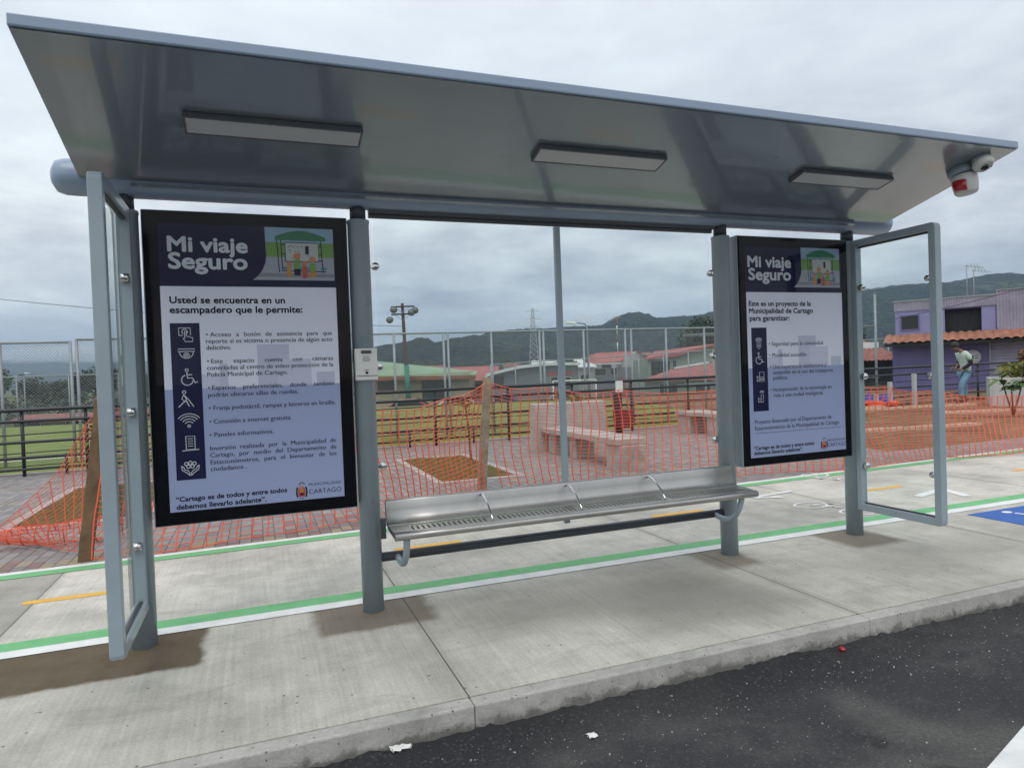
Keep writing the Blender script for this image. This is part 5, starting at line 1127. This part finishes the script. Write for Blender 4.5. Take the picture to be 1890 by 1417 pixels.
# ================================================================ parked cars past the field
def car(label,loc,rz,paint):
    t=thing('parked_car',label,'car',loc,'cars parked past the field',rz)
    side_=[(-2.1,.35),(-2.12,.75),(-1.95,.92),(-1.25,1.0),(-.65,1.42),(.55,1.45),(1.25,1.0),(1.95,.88),(2.1,.7),(2.1,.35)]
    fp('body',MB().prism(side_,'y',-.82,.82),paint,t,.06)
    for s in (-1,1): fp('window',MB().prism([(-1.1,1.0),(-.6,1.35),(.48,1.38),(1.02,1.0)],'y',s*.823-.006,s*.823+.006),GLASSD,t)
    fp('windscreen',MB().add([(.62,-.7,1.425),(.62,.7,1.425),(1.24,.74,1.03),(1.24,-.74,1.03)],[(0,1,2,3)]),GLASSD,t)
    for x in (-1.3,1.3):
        for s in (-1,1):
            w_=fp('wheel',MB().lathe([(.2,-.1),(.32,-.09),(.33,0),(.32,.09),(.2,.1)],(x,s*.76,.32),(0,1,0),18),TYRE,t); fp('rim',MB().lathe([(0,-.105),(.2,-.104),(.2,.104),(0,.105)],(x,s*.76,.32),(0,1,0),14),GALV,w_)
    for s in (-1,1): fp('headlight',MB().obox((2.09,s*.6,.68),(.06,.3,.13)),WHITEM,t,.02)
car('red parked car beyond the field behind the help button box',(9.2,43.5,GZ+.05),RZ+.05,CARR); car('white parked car beyond the field left of the pale stake',(12.2,42.5,GZ+.05),RZ+.1,CARW); car('dark blue parked car beyond the field beside the white one',(15.6,43.6,GZ+.05),RZ-.05,CARB); car('grey parked car beyond the field under the grey house',(19.5,41.5,GZ+.05),RZ,CARG)
# ================================================================ the man
pr=None
def skin(name,verts,edges,mat,parent,sub=2,loc=None):
    me=bpy.data.meshes.new(name); me.from_pydata([v[0] for v in verts],edges,[]); me.update(); me.materials.append(mat)
    o=bpy.data.objects.new(name,me); COL.objects.link(o); o.parent=parent
    md=o.modifiers.new('skin','SKIN'); md.use_smooth_shade=True
    for i,v in enumerate(verts):
        rr_=v[1]; d=me.skin_vertices[0].data[i]; d.radius=rr_ if isinstance(rr_,tuple) else (rr_,rr_); d.use_root=(i==0)
    s=o.modifiers.new('sub','SUBSURF'); s.levels=sub; s.render_levels=sub
    return o
# local frame: x forward (towards the shelter), y his left, z up
PL=(18.55,13.27,.185)
body_v=[((-.06,0,.86),.11),((-.07,0,1.0),.105),((-.06,0,1.15),(.13,.105)),((-.01,0,1.32),(.13,.10)),((.05,0,1.42),.055),((.13,0,1.49),.052),
 ((-.02,.17,1.345),.055),((-.08,.215,1.08),.04),((.15,.13,.93),.032),((.21,.09,.925),.028),
 ((-.0,-.17,1.345),.055),((-.05,-.22,1.08),.04),((.16,-.12,.94),.032),((.22,-.08,.935),.028),
 ((-.05,.09,.82),.085),((.12,.09,.47),.055),((.13,.09,.08),.04),((.26,.10,.035),.035),
 ((-.07,-.09,.82),.085),((-.07,-.09,.46),.055),((-.10,-.09,.09),.04),((.03,-.10,.035),.035)]
body_e=[(0,1),(1,2),(2,3),(3,4),(4,5),(3,6),(6,7),(7,8),(8,9),(3,10),(10,11),(11,12),(12,13),(0,14),(14,15),(15,16),(16,17),(0,18),(18,19),(19,20),(20,21)]
man=skin('person',body_v,body_e,SKIN,None)
man.location=PL; man.rotation_euler=(0,0,math.atan2(.3532,-.9355))
tag(man,'man in pale green-trimmed shirt, dark sleeves and jeans looking down at his phone','person')
# head with face, as part of the figure
hd=MB(); hc=Vector((.215,0,1.565)); tilt=Matrix.Rotation(.55,3,'Y')
n,mm=20,14;vs=[];fs=[]
for j in range(mm+1):
    ph=math.pi*j/mm
    for i in range(n):
        th=2*math.pi*i/n; x=.098*math.cos(th)*math.sin(ph); y=.074*math.sin(th)*math.sin(ph); z=.118*math.cos(ph)
        if z<0: x*=1-.18*(-z/.118); y*=1-.25*(-z/.118); x+=.018*(-z/.118)
        if x>.05 and abs(y)<.03: 
            x+=.026*math.exp(-((z+.012)/.022)**2)*math.exp(-(y/.014)**2)-.008*math.exp(-((z-.018)/.014)**2)+.006*math.exp(-((z+.055)/.012)**2)
        vs.append(hc+tilt@Vector((x,y,z)))
for j in range(mm):
    for i in range(n): fs.append((j*n+i,(j+1)*n+i,(j+1)*n+(i+1)%n,j*n+(i+1)%n))
hd.add(vs,fs,True); head=fp('head',hd,SKIN,man)
for s in (-1,1):
    fp('ear',MB().lathe([(.0,-.008),(.022,-.006),(.026,.004),(.012,.010),(0,.010)],hc+tilt@Vector((-.008,s*.073,-.005)),(0,s,0),12),SKIN,head)
    fp('eye',MB().lathe([(0,-.006),(.009,-.003),(.009,.003),(0,.006)],hc+tilt@Vector((.083,s*.030,.016)),(1,s*.35,0),10),HAIR,head)
fp('mouth',MB().obox(hc+tilt@Vector((.083,0,-.066)),(.012,.04,.007),tilt),RED if False else P('lip',(.16,.06,.05),.5),head)
hm=MB();vs=[];fs=[]
for j in range(9):
    ph=math.pi*.60*j/8
    for i in range(n):
        th=2*math.pi*i/n; f=1.10+.05*noise.noise(Vector((math.cos(th)*3,math.sin(th)*3,ph*4))); front=max(0,math.cos(th)); q=min(ph,math.pi*(.60-.22*front))
        vs.append(hc+tilt@Vector((-.012+.102*f*math.cos(th)*math.sin(q),.080*f*math.sin(th)*math.sin(q),.012+.120*f*math.cos(q))))
for j in range(8):
    for i in range(n): fs.append((j*n+i,(j+1)*n+i,(j+1)*n+(i+1)%n,j*n+(i+1)%n))
hm.add(vs,fs,True); hr=fp('hair',hm,HAIR,head); s_=hr.modifiers.new('solid','SOLIDIFY'); s_.thickness=.018; s_.offset=-1
skin('shirt',[((-.065,0,.80),(.175,.135)),((-.07,0,.98),(.165,.13)),((-.06,0,1.16),(.175,.135)),((-.012,0,1.33),(.155,.12)),((.045,0,1.42),.072),((-.02,.16,1.345),.082),((-.065,.205,1.19),.072),((-.0,-.16,1.345),.082),((-.03,-.205,1.19),.072)],[(0,1),(1,2),(2,3),(3,4),(3,5),(5,6),(3,7),(7,8)],SHIRT,man)
for s in (-1,1):
    skin('shirt_cuff',[((-.057+(.03 if s<0 else 0),s*.2,1.225),.079),((-.068+(.03 if s<0 else 0),s*.207,1.175),.077)],[(0,1)],LIME,man,1)
    skin('sleeve',[((-.06,s*.205,1.20),.062),((-.08,s*.216,1.08),.056),((.02,s*.17,1.0),.050),((.13,s*.135,.94),.042)],[(0,1),(1,2),(2,3)],SLEEVE,man)
skin('jeans',[((-.06,0,.88),(.155,.125)),((-.05,.09,.80),.112),((.12,.09,.47),.082),((.125,.09,.13),.073),((-.07,-.09,.80),.112),((-.07,-.09,.46),.082),((-.10,-.09,.14),.073)],[(0,1),(1,2),(2,3),(0,4),(4,5),(5,6)],JEANS,man)
for (a,b_,y) in ((.12,.28,.095),(-.11,.05,-.095)): skin('shoe',[((a-.03,y,.05),.05),((a+.07,y,.045),.047),((b_,y,.035),.038)],[(0,1),(1,2)],SHOE,man)
def hand(base,dirv,s):
    base=Vector(base);d=Vector(dirv).normalized();up_=Vector((0,0,1));sd_=d.cross(up_).normalized();v=[(tuple(base),.026),(tuple(base+d*.05),.030)];e=[(0,1)]
    h=skin('hand',v,e,SKIN,man,1)
    for k in range(4):
        o=base+d*.07+up_*(.026-.017*k); L=(.030,.034,.031,.024)[k]; p=[o,o+d*L,o+d*(L*1.3)-sd_*s*.022,o+d*L*.9-sd_*s*.038]
        skin('finger',[(tuple(q),.0085-.0008*i) for i,q in enumerate(p)],[(0,1),(1,2),(2,3)],SKIN,h,1)
    o=base+d*.02+up_*.024; p=[o,o+d*.03+up_*.022-sd_*s*.012,o+d*.055+up_*.020-sd_*s*.025]; skin('thumb',[(tuple(q),.010-.001*i) for i,q in enumerate(p)],[(0,1),(1,2)],SKIN,h,1)
hand((.20,.095,.925),(.75,-.55,.1),1); hand((.21,-.085,.935),(.75,.5,.1),-1)
ph=build('phone',MB().obox((0,0,0),(.012,.075,.15),Matrix.Rotation(-.7,3,'Y')),BLACK,None,.004); ph.matrix_world=Matrix.Translation(PL)@Matrix.Rotation(math.atan2(.3532,-.9355),4,'Z')@Matrix.Translation((.305,.0,.965)); tag(ph,'black phone held in the hands of the man','phone')
# ================================================================ hills
def hill(name,ridge,depth,mat,seed,amp,ns,cols,rows,zb=GZ,back=.5):
    L=[0]
    for a,b in zip(ridge,ridge[1:]): L.append(L[-1]+math.hypot(b[0]-a[0],b[1]-a[1]))
    v=Vector((.3532,.9355,0)); vs=[];fs=[]
    for i in range(cols+1):
        s=L[-1]*i/cols
        for k in range(len(ridge)-1):
            if s<=L[k+1]+1e-6: break
        f=(s-L[k])/(L[k+1]-L[k]); f=f*f*(3-2*f)*.5+f*.5; a=Vector(ridge[k]);b=Vector(ridge[k+1]); r_=a.lerp(b,f)
        for j in range(rows+1):
            q=j/rows*(1+back)       # 0 foot .. 1 ridge .. beyond
            p=Vector((r_.x,r_.y,0))+v*(q-1)*depth
            if q<=1: h=(q**1.35*.62+.38*(q*q*(3-2*q)))
            else: h=1-((q-1)/back)**1.5*.8
            e=min(1,q*3); nz=noise.fractal(Vector((p.x*ns,p.y*ns,seed)),1.0,2.1,6)*amp
            fine=noise.noise(Vector((p.x*.13,p.y*.13,seed)))*amp*.16+abs(noise.noise(Vector((p.x*.31,p.y*.31,seed))))*amp*.14
            vs.append((p.x,p.y,zb+(r_.z-zb)*h+e*(nz*(1-.75*math.exp(-((q-1)*6)**2))+fine)))
    for i in range(cols):
        for j in range(rows): a=i*(rows+1)+j; fs.append((a,a+rows+1,a+rows+2,a+1))
    return struct(name,MB().add(vs,fs,True),mat)
hill('hills',RIDGE_NEAR,330,HILL1,1.3,9,.010,420,60)
hill('hills',RIDGE_MAIN,520,HILL1,5.1,13,.008,620,70)
hill('hills',RIDGE_FAR,1600,HILL2,8.7,35,.0025,360,60)
# small pale houses scattered at the foot of the hills
hs=None; rnd=random.Random(21)
for (ax,dd) in [(.10,150),(.13,210),(.20,170),(.24,240),(.31,190),(.36,260),(.42,180),(.47,230),(.52,280),(.62,200),(.68,250),(.72,180),(-.30,260),(-.24,330),(-.19,290),(-.34,380)]:
    p_=(ax*dd*1.05,dd,GZ+max(0,(dd-165)*.025 if ax>0 else 0))
    if hs is None:
        hs=thing('distant_house','tiny pale house with low roof far off at the foot of the hills','house',p_,'tiny houses at the foot of the hills',RZ); fp('wall',MB().box((-3.5,-3,-3),(3.5,3,2.6)),WALLW,hs); fp('roof',MB().prism([(-3.4,2.6),(3.4,2.6),(0,4.1)],'x',-3.8,3.8),TILED,hs); o_=hs
    else: o_=dup(hs); o_.location=p_; o_.rotation_euler=(0,0,RZ+rnd.uniform(-.5,.5)); k_=rnd.uniform(.8,1.3); o_.scale=(k_,k_,1)
# low cloud lying on the ridges
def cloudmat(d):
    m=bpy.data.materials.new('mist'); m.use_nodes=True; t=NT(m.node_tree); t.n.clear(); vl=t.add('ShaderNodeVolumePrincipled'); vl.inputs['Color'].default_value=(.97,.98,1,1); vl.inputs['Density'].default_value=d; o_=t.add('ShaderNodeOutputMaterial'); t.l.new(vl.outputs[0],o_.inputs['Volume']); return m
MIST=cloudmat(.0045)
mm_=MB(); rnd=random.Random(4)
def puff(c,r3):
    n,m_=18,10; vs=[];fs=[]; c=Vector(c); R=Matrix.Rotation(RZ,3,'Z')
    for j in range(m_+1):
        ph=math.pi*j/m_
        for i in range(n):
            th=2*math.pi*i/n; d=Vector((math.cos(th)*math.sin(ph),math.sin(th)*math.sin(ph),math.cos(ph))); k_=1+.22*noise.noise(d*1.7+c*.01); vs.append(c+R@Vector((d.x*r3[0],d.y*r3[1],d.z*r3[2]))*k_)
    for j in range(m_):
        for i in range(n): fs.append((j*n+i,(j+1)*n+i,(j+1)*n+(i+1)%n,j*n+(i+1)%n))
    o=build('mist',MB().add(vs,fs,True),MIST); tag(o,'soft white mist lying on the hill ridge','mist','mist on the ridges','stuff'); return o
for c_,r_ in MISTS: puff(c_,r_)
# ================================================================ the air
hz=MB().box((-4200,-60,-2.6),(4200,5600,420)); hz_m=bpy.data.materials.new('air'); hz_m.use_nodes=True; t=NT(hz_m.node_tree); t.n.clear()
vl=t.add('ShaderNodeVolumePrincipled'); vl.inputs['Color'].default_value=(.54,.70,.92,1); vl.inputs['Density'].default_value=HAZE; vl.inputs['Anisotropy'].default_value=.0
o_=t.add('ShaderNodeOutputMaterial'); t.l.new(vl.outputs[0],o_.inputs['Volume'])
hb=build('haze',hz,hz_m); tag(hb,kind='stuff',label='thin pale haze over the whole valley',cat='haze'); hb.display_type='WIRE'
